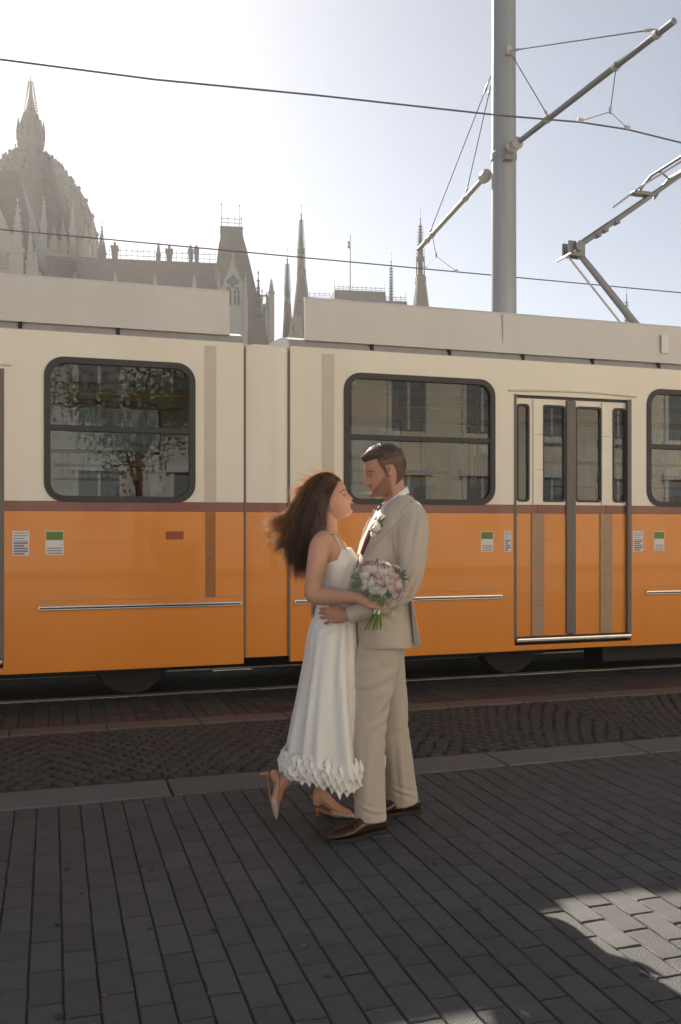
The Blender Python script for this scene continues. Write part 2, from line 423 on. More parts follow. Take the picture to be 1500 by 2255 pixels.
def window(x0, x1, ys, sgn, name='window'):
    p_o = rrect(x0 - .028, WZ0 - .028, x1 + .028, WZ1 + .028, .155); p_i = rrect(x0 + .022, WZ0 + .022, x1 - .022, WZ1 - .022, .11)
    fr = MB().holed(p_o, [p_i], ys - .010 * sgn, .045 * sgn).build(name, M['rubber'], tram)
    cx = (x0 + x1) / 2
    MB().holed(rrect(x0 + .018, WZ0 + .018, x1 - .018, WZ1 - .018, .11), [], ys + .018 * sgn, .005 * sgn).build('pane', M['glass'], fr)
    MB().bbox((x0 + .02, ys - .002 * sgn, 2.215), (x1 - .02, ys + .034 * sgn, 2.262), .005).build('divider', M['rubber'], fr)
    MB().box((x0 + .10, ys + .026 * sgn, WZ1 - .075), (x1 - .10, ys + .034 * sgn, WZ1 - .02)).build('top_rail', M['rubber'], fr)
    MB().box((x0 + .05, ys + .026 * sgn, 1.93), (x1 - .30 * (x1 - x0), ys + .036 * sgn, 1.955)).build('lower_rail', M['rubber'], fr)
def door(x0, x1, ys, sgn):
    wd = (x1 - x0); g = .026; y0 = ys + .030 * sgn; th = .032 * sgn
    cx = (x0 + x1) / 2 - .02
    cols = [(x0 + .03, x0 + .162), (x0 + .30, cx - .045), (cx + .045, x1 - .345), (x1 - .195, x1 - .03)]
    # four leaves with narrow windows
    spans = [(x0 + .006, x0 + .255), (x0 + .258, cx - .018), (cx + .018, x1 - .262), (x1 - .259, x1 - .006)]
    for i, (a, b) in enumerate(spans):
        wa, wb = (a + .045, b - .10) if i == 0 else (a + .06, b - .05) if i == 1 else (a + .05, b - .06) if i == 2 else (a + .09, b - .04)
        leaf = MB().holed([(a, 1.655), (b, 1.655), (b, 2.655), (a, 2.655)], [rrect(wa, 1.70, wb, 2.585, .03, 3)], y0, th).build('door_leaf', M['cream'], tram)
        MB().box((a, y0, 1.578), (b, y0 + th, 1.652)).build('leaf_stripe', M['maroon'], leaf)
        MB().box((a, y0, .42), (b, y0 + th, 1.575)).build('leaf_lower', M['orange'], leaf)
        MB().holed(rrect(wa - .006, 1.694, wb + .006, 2.591, .03, 3), [], y0 + .014 * sgn, .004 * sgn).build('pane', M['glass_dark'], leaf)
        MB().holed(rrect(wa - .016, 1.684, wb + .016, 2.601, .035, 3), [rrect(wa + .004, 1.704, wb - .004, 2.581, .028, 3)], y0 - .006 * sgn, .012 * sgn).build('window_rubber', M['rubber'], leaf)
    for sx in (x0 + .2565, x1 - .2605):
        for k in range(4):
            MB().box((sx - .066, y0 - .012 * sgn, .43 + k * .287), (sx + .066, y0 - .002 * sgn, .711 + k * .287)).build('hinge_cover', M['taupe'], tram)
        for k in range(3):
            MB().box((sx - .05, y0 - .012 * sgn, 1.66 + k * .33), (sx + .05, y0 - .002 * sgn, 1.985 + k * .33)).build('hinge_cover_upper', M['cream'], tram)
    MB().bbox((cx - .052, y0 - .020 * sgn, .43), (cx + .052, y0 + .03 * sgn, 2.65), .012).build('door_seal', M['greyrub'], tram)
    MB().box((x0 - .008, ys - .003 * sgn, .40), (x0 + .02, ys + .05 * sgn, 2.685)).build('door_jamb', M['greyrub'], tram)
    MB().box((x1 - .035, ys - .003 * sgn, .40), (x1 + .008, ys + .05 * sgn, 2.685)).build('door_jamb', M['greyrub'], tram)
    MB().box((x0 + .01, ys + .02 * sgn, 2.655), (x1 - .01, ys + .05 * sgn, 2.682)).build('door_head_seal', M['rubber'], tram)
    b = MB(); n = 14
    b.tube([(x0 - .06 + (wd + .12) * i / n, ys - .012 * sgn, 2.715 + .018 * math.sin(math.pi * i / n)) for i in range(n + 1)], .010, 6)
    b.build('rain_rail', M['cream'], tram)
    st = MB().bbox((x0 + .01, ys - .028 * sgn, .372), (x1 - .004, ys + .06 * sgn, .412), .012).build('door_step', M['alu'], tram)
    MB().box((x0 + .02, ys - .004 * sgn, .412), (x1 - .01, ys + .05 * sgn, .424)).build('step_rubber', M['rubber'], st)
def roof(x0, x1):
    n = 12; rs = []
    for x in (x0, x1):
        r_ = [(x, YS + .002, 2.99), (x, YS + .002, 3.004)]
        for i in range(n + 1):
            t = math.pi * i / n
            r_.append((x, -math.cos(t) * (1.145 - .02), 3.005 + .17 * math.sin(t) ** .7))
        r_ += [(x, YF - .002, 3.004), (x, YF - .002, 2.99)]
        rs.append(r_)
    return MB().rings(rs).build('roof', M['tramroof'], tram)
def fairing(x0, x1, sgn):
    # tilted plate with folded top and bottom edges, along the roof edge
    y = 1.13 * sgn
    pr = [(y, 3.065), (y, 3.085), (y * .985, 3.425), (y * .975, 3.445), (y * .94, 3.448), (y * .94, 3.43), (y * .955, 3.41), (y * .97, 3.085), (y * .90, 3.075), (y * .90, 3.06)]
    rs = []
    for k, x in enumerate((x0, x0 + .02, x1 - .02, x1)):
        ins = .012 if k in (0, 3) else 0
        rs.append([(x, p[0], 3.25 + (p[1] - 3.25) * (1 - ins)) for p in pr])
    f = MB().rings(rs).build('roof_fairing', M['fairing'], tram)
    x = x0 + .6; bk = MB().box((0, y * .995, 3.0), (.03, y * .93, 3.085)).mesh('fairing_bracket', M['under'])
    while x < x1 - .3: inst(bk, 'fairing_bracket', f, (x, 0, 0)); x += .75
    for xx in [x0 + 1.9 + 2.4 * k for k in range(int((x1 - x0 - 1.9) / 2.4))]:
        MB().prism([(-.004, -.17), (.004, -.17), (.004, .172), (-.004, .172)], (xx, y * .9925 + .003 * (-1 if sgn > 0 else 1) * -sgn - .004 * sgn * -1, 3.25), (1, 0, 0), (0, .0, 1), (0, .004 * sgn, 0)).build('panel_joint', M['tramroof'], f)
for x0, x1, wins, doors, (fa, fb) in cars:
    for ys, sgn in ((YS, 1), (YF, -1)):
        side_panels(x0, x1, wins, doors, ys, sgn)
        for a, b in wins: window(a, b, ys, sgn)
        for a, b in doors: door(a, b, ys, sgn)
    roof(x0, x1)
    for sgn in (-1, 1): fairing(fa, fb, sgn)
    MB().box((x0, YS + .06, .86), (x1, YF - .06, .93)).build('floor', M['inner'], tram)
    MB().box((x0 + .02, YS + .055, 2.84), (x1 - .02, YF - .055, 2.88)).build('ceiling', M['ceil'], tram)
    for yy in (-.4, .4): MB().bbox((x0 + .3, yy - .07, 2.80), (x1 - .3, yy + .07, 2.838), .01).build('ceiling_duct', M['inner'], tram)
    # equipment boxes on the roof, kept behind the fairing
    for k, bx in enumerate([x0 + 1.6, x0 + 4.4, x0 + 7.2]):
        MB().bbox((bx, -.62, 3.12), (bx + 1.5, .62, 3.36), .03).build('roof_box', M['tramroof'], tram)
    # end walls of the car
    for ex, s_ in ((x0, 1), (x1, -1)):
        yzs = [(YS + .05, ZB + .3), (YF - .05, ZB + .3), (YF - .05, 3.0), (YS + .05, 3.0)]
        op = [(-.42, .93), (.42, .93), (.42, 2.6), (-.42, 2.6)]
        q = MB().holed(yzs, [op], 0, .05)
        q.v = [(ex + s_ * v[1], v[0], v[2]) for v in q.v]
        q.build('end_wall', M['cream'], tram)
# articulation: corrugated cover between the two cars
def artic(xa, xb):
    for ys, sgn in ((YS, 1), (YF, -1)):
        yy = ys + .012 * sgn
        for (za, zb, m, nm) in ((1.655, 2.985, 'cream', 'joint_cover'), (1.576, 1.653, 'maroon', 'joint_stripe'), (.345, 1.574, 'orange', 'joint_skirt')):
            n = 10; sec = []
            for i in range(n + 1):
                t = i / n; x = xa + (xb - xa) * t; sec.append((x, yy - .010 * sgn * math.sin(math.pi * t)))
            sec += [(x, y + .03 * sgn) for x, y in sec[::-1]]
            q = MB().prism(sec, (0, 0, za), (1, 0, 0), (0, 1, 0), (0, 0, zb - za)); auto_smooth(q.build(nm, M[m], tram))
    n = 14
    for k in range(n):
        x = xa + .02 + (xb - xa - .04) * k / (n - 1)
        r_ = .012
        q = MB()
        pr = []
        for (y, z) in ((YS + .06, .9), (YS + .06, 2.93), (YF - .06, 2.93), (YF - .06, .9)): pr.append((y, z))
        q.tube([(x, pr[0][0], pr[0][1]), (x, pr[1][0], pr[1][1]), (x, pr[2][0], pr[2][1]), (x, pr[3][0], pr[3][1])], r_, 5)
        q.build('bellows_fold', M['rubber'], tram)
    MB().box((xa, -1.0, .84), (xb, 1.0, .92)).build('turntable', M['under'], tram)
    MB().bbox((xa - .02, YS + .01, 2.955), (xb + .02, YF - .01, 2.992), .012).build('joint_roof', M['tramroof'], tram)
artic(1.549, 1.946)
# broad seams either side of the joint, in shades of the paint
for xa, xb, zt in ((1.215, 1.312, 2.96), (2.235, 2.345, 2.95)):
    MB().box((xa, YS - .004, 1.66), (xb, YS - .0005, zt)).build('seam_strip', M['taupe_up'] if 'taupe_up' in M else M['taupe'], tram)
MB().box((1.222, YS - .004, .86), (1.306, YS - .0005, 1.572)).build('seam_strip_lower', M['brownseal'] if 'brownseal' in M else M['taupe'], tram)
MB().lathe([(.012, 0), (.016, .004), (.0, .008)], n=12).build('lock_cap', M['greyrub'], tram, loc=(1.262, YS - .004, 1.19)).rotation_euler = (R(90), 0, 0)
for x, z1 in ((1.938, 2.96), (1.556, 2.96)):
    MB().box((x - .008, YS - .003, .35), (x + .008, YS + .02, z1)).build('joint_gap', M['greyrub'], tram)
# rub rails
for xa, xb in ((-.10, 1.525), (1.985, 3.97), (5.53, 9.1), (-5.7, -1.75), (-9.2, -7.2), (10.5, 11.1)):
    for ys, sgn in ((YS, 1), (YF, -1)):
        t = MB().bbox((xa, ys - .016 * sgn, .785), (xb, ys + .001 * sgn, .823), .006).build('rub_rail', M['alu'], tram)
        MB().box((xa + .01, ys - .019 * sgn, .797), (xb - .01, ys - .0155 * sgn, .810)).build('rub_insert', M['rubber'], t)
        MB().box((xa - .005, ys - .003 * sgn, .862), (xb + .005, ys - .0004 * sgn, .866)).build('panel_seam', M['taupe'], tram)
# printed notices on the flank
def sticker(x0, z0, x1, z1, kind):
    y = YS - .0012
    o = MB().box((x0, y, z0), (x1, YS, z1)).build('notice_sticker', M['white'], tram)
    h = z1 - z0; w_ = x1 - x0
    if kind == 'green':
        MB().box((x0 + .004, y - .001, z0 + h * .62), (x1 - .004, y, z1 - .006)).build('green_field', M['green'], o)
        for k in range(3): MB().box((x0 + .012, y - .001, z0 + .010 + k * .020), (x1 - .012, y, z0 + .018 + k * .020)).build('text_line', M['purple'], o)
    elif kind == 'text':
        for k in range(9):
            MB().box((x0 + .010, y - .001, z0 + .008 + k * .021), (x1 - (.010 if k % 3 else .035), y, z0 + (.022 if k < 5 else .014) + k * .021)).build('text_line', M['purple'], o)
sticker(-.292, 1.222, -.167, 1.418, 'text'); sticker(-.045, 1.226, .092, 1.418, 'green')
sticker(3.755, 1.222, 3.878, 1.408, 'green'); sticker(3.99, 1.220, 4.065, 1.412, 'text')
sticker(5.385, 1.210, 5.50, 1.408, 'text'); sticker(5.628, 1.216, 5.745, 1.406, 'green')
MB().bbox((.895, YS - .004, 1.345), (1.04, YS, 1.412), .003).build('number_plate', M['redprint'], tram)
MB().box((5.72, YS - .0105 + .015, 3.16), (5.80, YS + .012, 3.34)).build('fairing_label', M['white'], tram)
# underframe, bogies
for x0, x1, *_ in cars:
    MB().box((x0 + .05, YS + .10, .31), (x1 - .05, YF - .82, .84)).build('underframe', M['under'], tram)
    MB().box((x0 - (.45 if x0 > 0 else 0), YF - .80, .035), (x1, YF - .74, .84)).build('underfloor_sun_block', M['under'], tram)  # added plate, blocks sun and view across the track below the floor
    for k, bx in enumerate([x0 + 3.2, x0 + 5.6]):
        MB().bbox((bx, YS + .16, .12), (bx + 1.1, YS + .5, .33), .02).build('equipment_case', M['under'], tram)
for bx in (-6.6, -.2, 3.4, 9.2):
    bg_ = MB().bbox((bx - 1.1, -.62, .24), (bx + 1.1, .62, .40), .03).bbox((bx - 1.15, -.93, .22), (bx + 1.15, -.83, .42), .03).bbox((bx - 1.15, .83, .22), (bx + 1.15, .93, .42), .03).build('bogie', M['under'], tram)
    for wx in (bx - .85, bx + .85):
        for sy in (-.72, .72):
            wh = MB().lathe([(.06, -.06), (.30, -.055), (.31, -.04), (.29, .0), (.30, .03), (.325, .045), (.325, .062), (.06, .066)], n=24).build('wheel', M['under'], bg_)
            wh.location = (wx, sy, .33); wh.rotation_euler = (R(90 if sy > 0 else -90) , 0, 0)
# seats and rails inside
def seat(x, y, face):
    a = MB().bbox((x - .20, y - .21, 1.30), (x + .20, y + .21, 1.36), .02).bbox((x - .21 * face - .03, y - .21, 1.34), (x - .21 * face + .03, y + .21, 1.83), .025)
    a.bbox((x - .1, y - .1, .93), (x + .1, y + .1, 1.31), .02)
    a.build('seat', M['seatred'], tram)
for x in (.95, .15, -2.3, -3.1, -4.2, -5.0, -7.8, 3.55, 2.72, 5.9, 6.7, 7.5, 8.3):
    for y in (-.80, .80): seat(x, y, 1)
for xa, xb, y in ((.62, 1.13, -.50), (3.10, 3.9, -.55), (5.4, 7.2, -.5), (-4.5, -2.2, -.5)):
    MB().tube([(xa, y, 1.925), (xb, y, 1.925)], .017, 8).build('handrail', M['yellow'], tram)
    MB().tube([(xa, y, .93), (xa, y, 1.925)], .017, 8).build('handrail_post', M['yellow'], tram)
for x0, x1, *_ in cars:
    for y in (-.45, .45): MB().tube([(x0 + .3, y, 2.62), (x1 - .3, y, 2.62)], .016, 8).build('ceiling_rail', M['yellow'], tram)
for x in (1.32, 2.12, 4.02, 5.44, -1.72, -.26, -5.75):
    MB().tube([(x, -.55, .93), (x, -.55, 2.84)], .018, 8).build('grab_pole', M['yellow'], tram)
MB().box((2.45, -.93, 2.44), (3.03, -.90, 2.66)).build('route_board', M['brown'], tram)
for z in (2.71, 2.78): MB().box((2.45, -.92, z), (3.03, -.90, z + .022)).build('board_rail', M['brown'], tram)
MB().box((2.44, -.95, 2.36), (3.05, -.90, 2.43)).build('board_frame', M['rubber'], tram)
MB().box((1.20, -1.05, .93), (1.24, -.35, 2.80)).build('partition', M['brown'], tram)
MB().box((.93, -.99, 1.70), (1.17, -.95, 2.20)).build('window_screen', M['rubber'], tram)
# pantograph
pt = thing('tmp', '', '', (0, 0, 0)); bpy.data.objects.remove(pt)
pb = MB().bbox((5.95, -.5, 3.46), (7.05, .5, 3.50), .01)
for x in (6.05, 6.95):
    for y in (-.45, .45): pb.lathe([(.05, 3.18), (.07, 3.24), (.05, 3.28), (.07, 3.33), (.05, 3.37), (.07, 3.42), (.04, 3.47)], (x, y, 0), 10)
pan = pb.build('pantograph_base', M['arm'], tram)
P0 = (6.42, 0, 3.54); P1 = (5.46, 0, 4.50); P2 = (6.98, 0, 5.56)
MB().tube([P0, P1], [.045, .032], 10).build('lower_arm', M['arm'], pan)
MB().tube([P1, (6.45, 0, 5.19), P2], [.036, .030, .024], 10).build('upper_arm', M['arm'], pan)
MB().tube([(5.36, 0, 4.42), (6.25, .05, 3.56)], .012, 8).build('control_rod', M['arm_light'], pan)
MB().tube([(5.95, 0, 5.0), (6.35, 0, 5.30), (6.98, 0, 5.70)], .011, 8).build('levelling_rod', M['arm_light'], pan)
kn = MB().tube([(5.46, -.12, 4.5), (5.46, .12, 4.5)], .055, 14).bbox((5.34, -.07, 4.40), (5.55, -.05, 4.56), .008).bbox((5.34, .05, 4.40), (5.55, .07, 4.56), .008)
kn.build('knee_joint', M['arm'], pan)
for k in range(4): MB().tube([(5.30 + k * .05, -.10, 4.37 + k * .035), (5.30 + k * .05, .10, 4.37 + k * .035)], .012, 8).build('knee_roller', M['insul'], pan)
for t in (.28, .37, .52): MB().bbox((5.46 + 1.0 * t - .03, -.05, 4.5 + .70 * t - .05), (5.46 + 1.0 * t + .03, .05, 4.5 + .70 * t - .02), .005).build('arm_clip', M['arm'], pan)
MB().bbox((6.20, -.05, 5.17), (6.42, .05, 5.21), .01).build('damper', M['arm'], pan)
hd = MB()
for x in (6.86, 7.12): hd.tube([(x, -.85, 5.52), (x, -.72, 5.60), (x, -.55, 5.665), (x, 0, 5.68), (x, .55, 5.665), (x, .72, 5.60), (x, .85, 5.52)], .018, 8)
for y in (-.4, .4): hd.tube([(6.86, y, 5.66), (7.0, y, 5.58), (7.12, y, 5.66)], .012, 6)
hd.tube([(6.99, -.42, 5.58), (6.99, .42, 5.58)], .015, 8)
hd.build('collector_head', M['arm'], pan)
for y in (-.4,): MB().tube([(5.46, y * .2, 4.5), (5.46, 0, 4.5)], .02, 6).build('pivot', M['arm'], pan)

# ------------------------------------------------------------------ overhead line
mast = thing('catenary_mast', 'tall grey steel mast rising behind the tram roof with two bracket arms', 'mast', (5.60, 10.6, 0))
def mp_(p): return (p[0] - 5.60, p[1] - 10.6, p[2])
auto_smooth(MB().lathe([(.26, 0), (.26, .03), (.175, .035), (.172, 1.5), (.160, 5.0), (.150, 9.0), (.148, 9.2), (0, 9.22)], n=32).build('mast_pole', M['mast'], mast))
# near arm
A0 = Vector((5.58, 10.43, 6.28)); A1 = Vector((5.69, 7.33, 6.30))
def T(t): return A0 + (A1 - A0) * t
arm = MB().tube([mp_(T(.03)), mp_(T(1))], .034, 12).build('bracket_arm', M['arm'], mast, smooth=False); auto_smooth(arm)
ins = MB().tube([mp_(T(x)) for x in (.0, .02, .021, .045, .046, .07, .071, .09)], [.03, .035, .075, .08, .05, .075, .08, .035], 14).build('insulator', M['insul'], mast)
MB().bbox(mp_((5.50, 10.36, 6.13)), mp_((5.62, 10.46, 6.22)), .008).build('arm_hinge', M['arm'], mast)
MB().tube([mp_((5.60, 10.6, z)) for z in (6.20, 6.21, 6.29, 6.30)], [.162, .168, .168, .162], 32, cap=False).build('mast_band', M['mast'], mast)
for t in (.295, .71, .92):
    p = mp_(T(t)); MB().tube([mp_(T(t - .008)), mp_(T(t + .008))], .046, 12).build('clamp', M['arm_light'], mast)
E0 = on_plane(1122, 112, 10.43)
def stay(p, q, name='stay_wire', r=.006):
    p = Vector(p); q = Vector(q); d = q - p
    w_ = MB().tube([p, q], r, 6).build(name, M['wire'], mast)
    for a, b in ((.03, .10), (.93, .985)):
        MB().tube([p + d * a, p + d * (a + b) / 2, p + d * b], [.008, .018, .008], 8).build('turnbuckle', M['arm_light'], w_)
MB().bbox(mp_(E0 + Vector((-.05, -.03, -.06))), mp_(E0 + Vector((.03, .04, .06))), .01).build('stay_bracket', M['arm_light'], mast)
stay(mp_(E0), mp_(T(.915) + Vector((0, 0, .06)))); stay(mp_(E0), mp_(T(.29) + Vector((0, 0, .05))))
# far arm
B0 = Vector((5.47, 10.76, 6.10)); B1 = on_plane(922, 550, 13.1)
def U(t): return B0 + (B1 - B0) * t
auto_smooth(MB().tube([mp_(U(.02)), mp_(U(1))], .033, 12).build('bracket_arm', M['arm_light'], mast))
MB().tube([mp_(U(x)) for x in (.0, .02, .021, .05, .051, .075, .09)], [.03, .035, .075, .08, .05, .07, .03], 14).build('insulator', M['insul'], mast)
for t in (.30, .78, .86): MB().tube([mp_(U(t - .008)), mp_(U(t + .008))], .045, 12).build('clamp', M['arm_light'], mast)
F0 = on_plane(1081, 168, 10.72)
stay(mp_(F0), mp_(U(.84) + Vector((0, 0, .04)))); stay(mp_(F0 + Vector((0, 0, -.12))), mp_(U(.29) + Vector((0, 0, .05))))
# contact wires
def wire(name, label, pts):
    o = MB().tube(pts, .009, 6).build(name, M['wire']); return tag(o, label, 'overhead wire', 'contact wires above the two tracks')
wz = 5.70
npts = [(-9, 9.0, wz), (-3, 8.9, wz)] + [tuple(on_z(*p, wz)) for p in ((340, 175), (700, 210), (1100, 254), (1278, 269), (1382, 285))]
npts += [(npts[-1][0] + 3.0, 8.75, wz), (17, 8.8, wz), (40, 8.8, wz)]
for p in npts: print('wire', [round(c, 2) for c in p])
wire('contact_wire', 'upper black wire crossing the sky in front of the mast over the near track', npts)
fw = [Vector((-30, 13.1, 5.472)), Vector((60, 13.1, 5.472))]
wire('contact_wire', 'lower black wire passing behind the mast over the far track', fw)
# hangers (pulley triangle)
def hanger(top, mid, a, b):
    h = MB().tube([mp_(top), mp_(mid)], .005, 6).build('hanger', M['wire'], mast)
    MB().tube([mp_(a), mp_(mid), mp_(b)], .004, 6).build('bridle', M['wire'], h)
    for p in (a, b): MB().bbox(mp_(Vector(p) + Vector((-.03, -.012, -.012))), mp_(Vector(p) + Vector((.03, .012, .03))), .004).build('wire_clamp', M['arm_light'], h)
    MB().bbox(mp_(Vector(mid) + Vector((-.012, -.012, -.02))), mp_(Vector(mid) + Vector((.012, .012, .05))), .004).build('shackle', M['arm_light'], h)
W1_ = on_z(1278, 269, wz); W2_ = on_z(1382, 285, wz); mid = on_plane(1344, 246, (W1_.y + W2_.y) / 2 - .02)
print('hanger', W1_, W2_, mid, T(.72))
hanger(T(.71) + Vector((0, 0, -.03)), mid, W1_ + Vector((0, 0, .01)), W2_ + Vector((0, 0, .01)))
a = on_plane(935, 573, 13.1); b = on_plane(1005, 581, 13.1)
hanger(U(.78), on_plane(961, 564, 13.1), Vector((a.x, 13.1, 5.48)), Vector((b.x, 13.1, 5.48)))
# ------------------------------------------------------------------ the parliament across the square
BA = R(-8.85)                      # direction of its long front
D_ = ray(300, 600); t0_ = 150.0 / (D_.x * FX + D_.y * FY)
PO = Vector((D_.x * t0_, D_.y * t0_, 0))
eS = Vector((math.cos(BA), math.sin(BA), 0)); eN = Vector((-math.sin(BA), math.cos(BA), 0))
parl = thing('parliament_building', 'long pale gothic parliament with a great ribbed dome and slender spires behind the tram', 'building', tuple(PO), BA)
def bl(x, y, n=0.0):
    """local (s, n, z) of the building where the photograph's point lies on the plane n"""
    d = ray(x, y); o = Vector((0, 0, EYE)); t = (PO + eN * n - o).dot(eN) / d.dot(eN)
    p = o + d * t - PO; return Vector((p.dot(eS), n, p.z))
SC = bl(310, 600).x - bl(300, 600).x      # metres per ten pixels
def frustum(b, cx, cy, z0, w0, d0, z1, w1, d1):
    return b.rings([[(cx + sx * w_ / 2, cy + sy * d_ / 2, z) for sx, sy in ((-1, -1), (1, -1), (1, 1), (-1, 1))] for z, w_, d_ in ((z0, w0, d0), (z1, w1, d1))])
def crockets(b, cx, cy, z0, r0, z1, r1, n, k=4, sz=.25):
    for i in range(n):
        t = (i + .5) / n; z = z0 + (z1 - z0) * t; r_ = r0 + (r1 - r0) * t
        for q in range(k):
            a = q * 2 * math.pi / k + math.pi / 4
            x = cx + math.cos(a) * (r_ + sz * .3); y = cy + math.sin(a) * (r_ + sz * .3)
            b.add([(x - sz * .3, y, z), (x + sz * .3, y, z), (x + math.cos(a) * sz * .6, y + math.sin(a) * sz * .6, z + sz), (x, y, z + sz * .5), (x, y - sz * .3, z + .1), (x, y + sz * .3, z + .1)], [(0, 1, 2), (1, 3, 2), (3, 0, 2), (4, 5, 2)])
def pinnacle(x, y, z0, h, w_=.9, m='stone', parent=None, name='pinnacle'):
    b = MB(); b.box((x - w_ / 2, y - w_ / 2, z0), (x + w_ / 2, y + w_ / 2, z0 + h * .42))
    frustum(b, x, y, z0 + h * .42, w_ * 1.25, w_ * 1.25, z0 + h * .47, w_ * 1.25, w_ * 1.25)
    frustum(b, x, y, z0 + h * .47, w_ * .85, w_ * .85, z0 + h * .95, .08, .08)
    crockets(b, x, y, z0 + h * .47, w_ * .42, z0 + h * .9, .08, 5, 4, w_ * .3)
    b.lathe([(.03, 0), (w_ * .16, h * .02), (.02, h * .05)], (x, y, z0 + h * .94), 6)
    return b.build(name, M[m], parent or parl)
def cresting(x0, x1, y, z, h, name='roof_cresting'):
    b = MB(); n = max(2, int((x1 - x0) / .95))
    for i in range(n + 1):
        x = x0 + (x1 - x0) * i / n
        b.box((x - .035, y - .03, z), (x + .035, y + .03, z + h * .85))
        b.lathe([(.02, 0), (.10, .1), (.02, .28)], (x, y, z + h * .85), 4)
    for f_ in (.08, .45, .8): b.box((x0, y - .03, z + h * f_ - .04), (x1, y + .03, z + h * f_ + .04))
    return b.build(name, M['iron'], parl)
def rod(x, y, z0, z1, r=.07, parent=None):
    b = MB().lathe([(r, 0), (r * .7, (z1 - z0) * .4), (r * 2.4, (z1 - z0) * .42), (r * .6, (z1 - z0) * .45), (r * .4, (z1 - z0) * .9), (r * 2, (z1 - z0) * .95), (.01, z1 - z0)], (x, y, z0), 6)
    return b.build('lightning_rod', M['iron'], parent or parl)
# -- main wings: wall, roof, ridge
pL = bl(-260, 590); r0 = bl(88, 566, 9); r1 = bl(474, 586, 9)
zr = (r0.z + r1.z) / 2
s_end = bl(600, 700).x
s_gap0 = s_end; s2 = bl(622, 700).x; s_far = bl(1700, 700).x
zeave = zr - 9
walls = MB().box((pL.x, 0, 0), (s_end - .5, 20, zeave)).box((s2, 6, 0), (s_far, 26, zeave - 8)).build('wall', M['stone'], parl)
def gable_roof(xa, xb, ya, yb, ze, zt, w_, m, name='roof'):
    ym = (ya + yb) / 2; b = MB()
    b.rings([[(x, ya - .4, ze), (x, ym - w_, zt), (x, ym + w_, zt), (x, yb + .4, ze)] for x in (xa, xb)])
    return b.build(name, M[m], parl)
gable_roof(pL.x, bl(478, 586, 9).x, 0, 18, zeave, zr, .8, 'slate_red')
MB().box((pL.x, 7.9, zr - .3), (bl(478, 586, 9).x, 10.1, zr + .1)).build('ridge_cap', M['slate'], parl)
cresting(bl(216, 566, 9).x, bl(474, 586, 9).x, 9, zr, bl(330, 549, 9).z - zr)
for x, yt, yb in ((253, 545, 575), (373, 552, 580), (420, 552, 584), (433, 552, 584)):
    a = bl(x, yt, 9); c = bl(x, yb, 9); w_ = SC * (1.5 if x < 400 else 1.1)
    b = MB(); frustum(b, a.x, 9, zr - .5, w_ * .7, 1.6, a.z - .3, w_, 2.0); frustum(b, a.x, 9, a.z - .3, w_ * 1.2, 2.3, a.z + .05, w_ * 1.2, 2.3)
    b.lathe([(.25, 0), (.18, .5), (.3, .6), (.03, 1.1)], (a.x, 9, a.z), 6); b.build('chimney', M['slate_red'], parl)
for x, yt in ((222, 522), (229, 538), (349, 540)):
    a = bl(x, yt, 9); pinnacle(a.x, 9, zr - .5, a.z - zr + 1.2, .75, 'patina')
# dormers and facade bays
def arch_poly(w_, h, n=6):
    p = [(-w_ / 2, 0), (w_ / 2, 0)]; hs = h - w_ * .9
    p.append((w_ / 2, hs))
    for i in range(1, n): t = i / n; p.append((w_ / 2 * (1 - t) ** .8 if t < 1 else 0, hs + (h - hs) * math.sin(t * math.pi / 2)))
    p.append((0, h))
    for i in range(n - 1, 0, -1): t = i / n; p.append((-w_ / 2 * (1 - t) ** .8, hs + (h - hs) * math.sin(t * math.pi / 2)))
    p.append((-w_ / 2, hs)); return p
def win_mesh(w_, h):
    fr = MB(); o = arch_poly(w_ + .5, h + .35); i_ = arch_poly(w_, h)
    n = len(o)
    vs = [(p[0], -.25, p[1] - .1) for p in o] + [(p[0], -.25, p[1]) for p in i_] + [(p[0], .02, p[1] - .1) for p in o] + [(p[0], .02, p[1]) for p in i_]
    fs = []
    for k in range(n):
        k2 = (k + 1) % n
        fs += [(k, k2, n + k2, n + k), (n + k, n + k2, 3 * n + k2, 3 * n + k), (k2, k, 2 * n + k, 2 * n + k2)]
    fr.add(vs, fs); fr.box((-.07, -.2, .05), (.07, -.02, h - .4)); fr.box((-w_ / 2 + .02, -.18, h * .55), (w_ / 2 - .02, -.04, h * .55 + .12))
    pn = MB().prism(i_, (0, -.015, 0), (1, 0, 0), (0, 0, 1), (0, .012, 0))
    return fr.mesh('window', M['stone']), pn.mesh('pane', M['darkwin'])
WM = {k: win_mesh(*k) for k in ((1.5, 3.4), (1.5, 5.0), (1.0, 3.0), (2.0, 4.2))}
def put_win(k, s, n, z, parent=None):
    o = inst(WM[k][0], 'window', parent or parl, (s, n, z)); inst(WM[k][1], 'pane', o); return o
s = pL.x + 3
s = bl(-60, 700).x
but = MB().box((-.45, -1.3, 0), (.45, 0, 26)).box((-.6, -1.6, 0), (.6, 0, 8)).mesh('buttress', M['stone'])
pinm = None
while s < s_far - 3:
    inb = s < s_end - 2; nn = 0 if inb else 6
    if s_end - 3 < s < s2 + 2: s += 1; continue
    ze = zeave if inb else zeave - 8
    for dx in (-1.5, 1.5):
        put_win((1.5, 3.4), s + dx, nn, 3.0); put_win((1.5, 5.0), s + dx, nn, 9.5); put_win((1.0, 3.0), s + dx, nn, 17.5)
        if inb: put_win((1.0, 3.0), s + dx, nn, 23.2)
    inst(but, 'buttress', parl, (s + 3.2, nn, 0), sc=(1, 1, ze / 26))
    pinnacle(s + 3.2, nn - .6, ze, 4.6, .9)
    s += 6.4
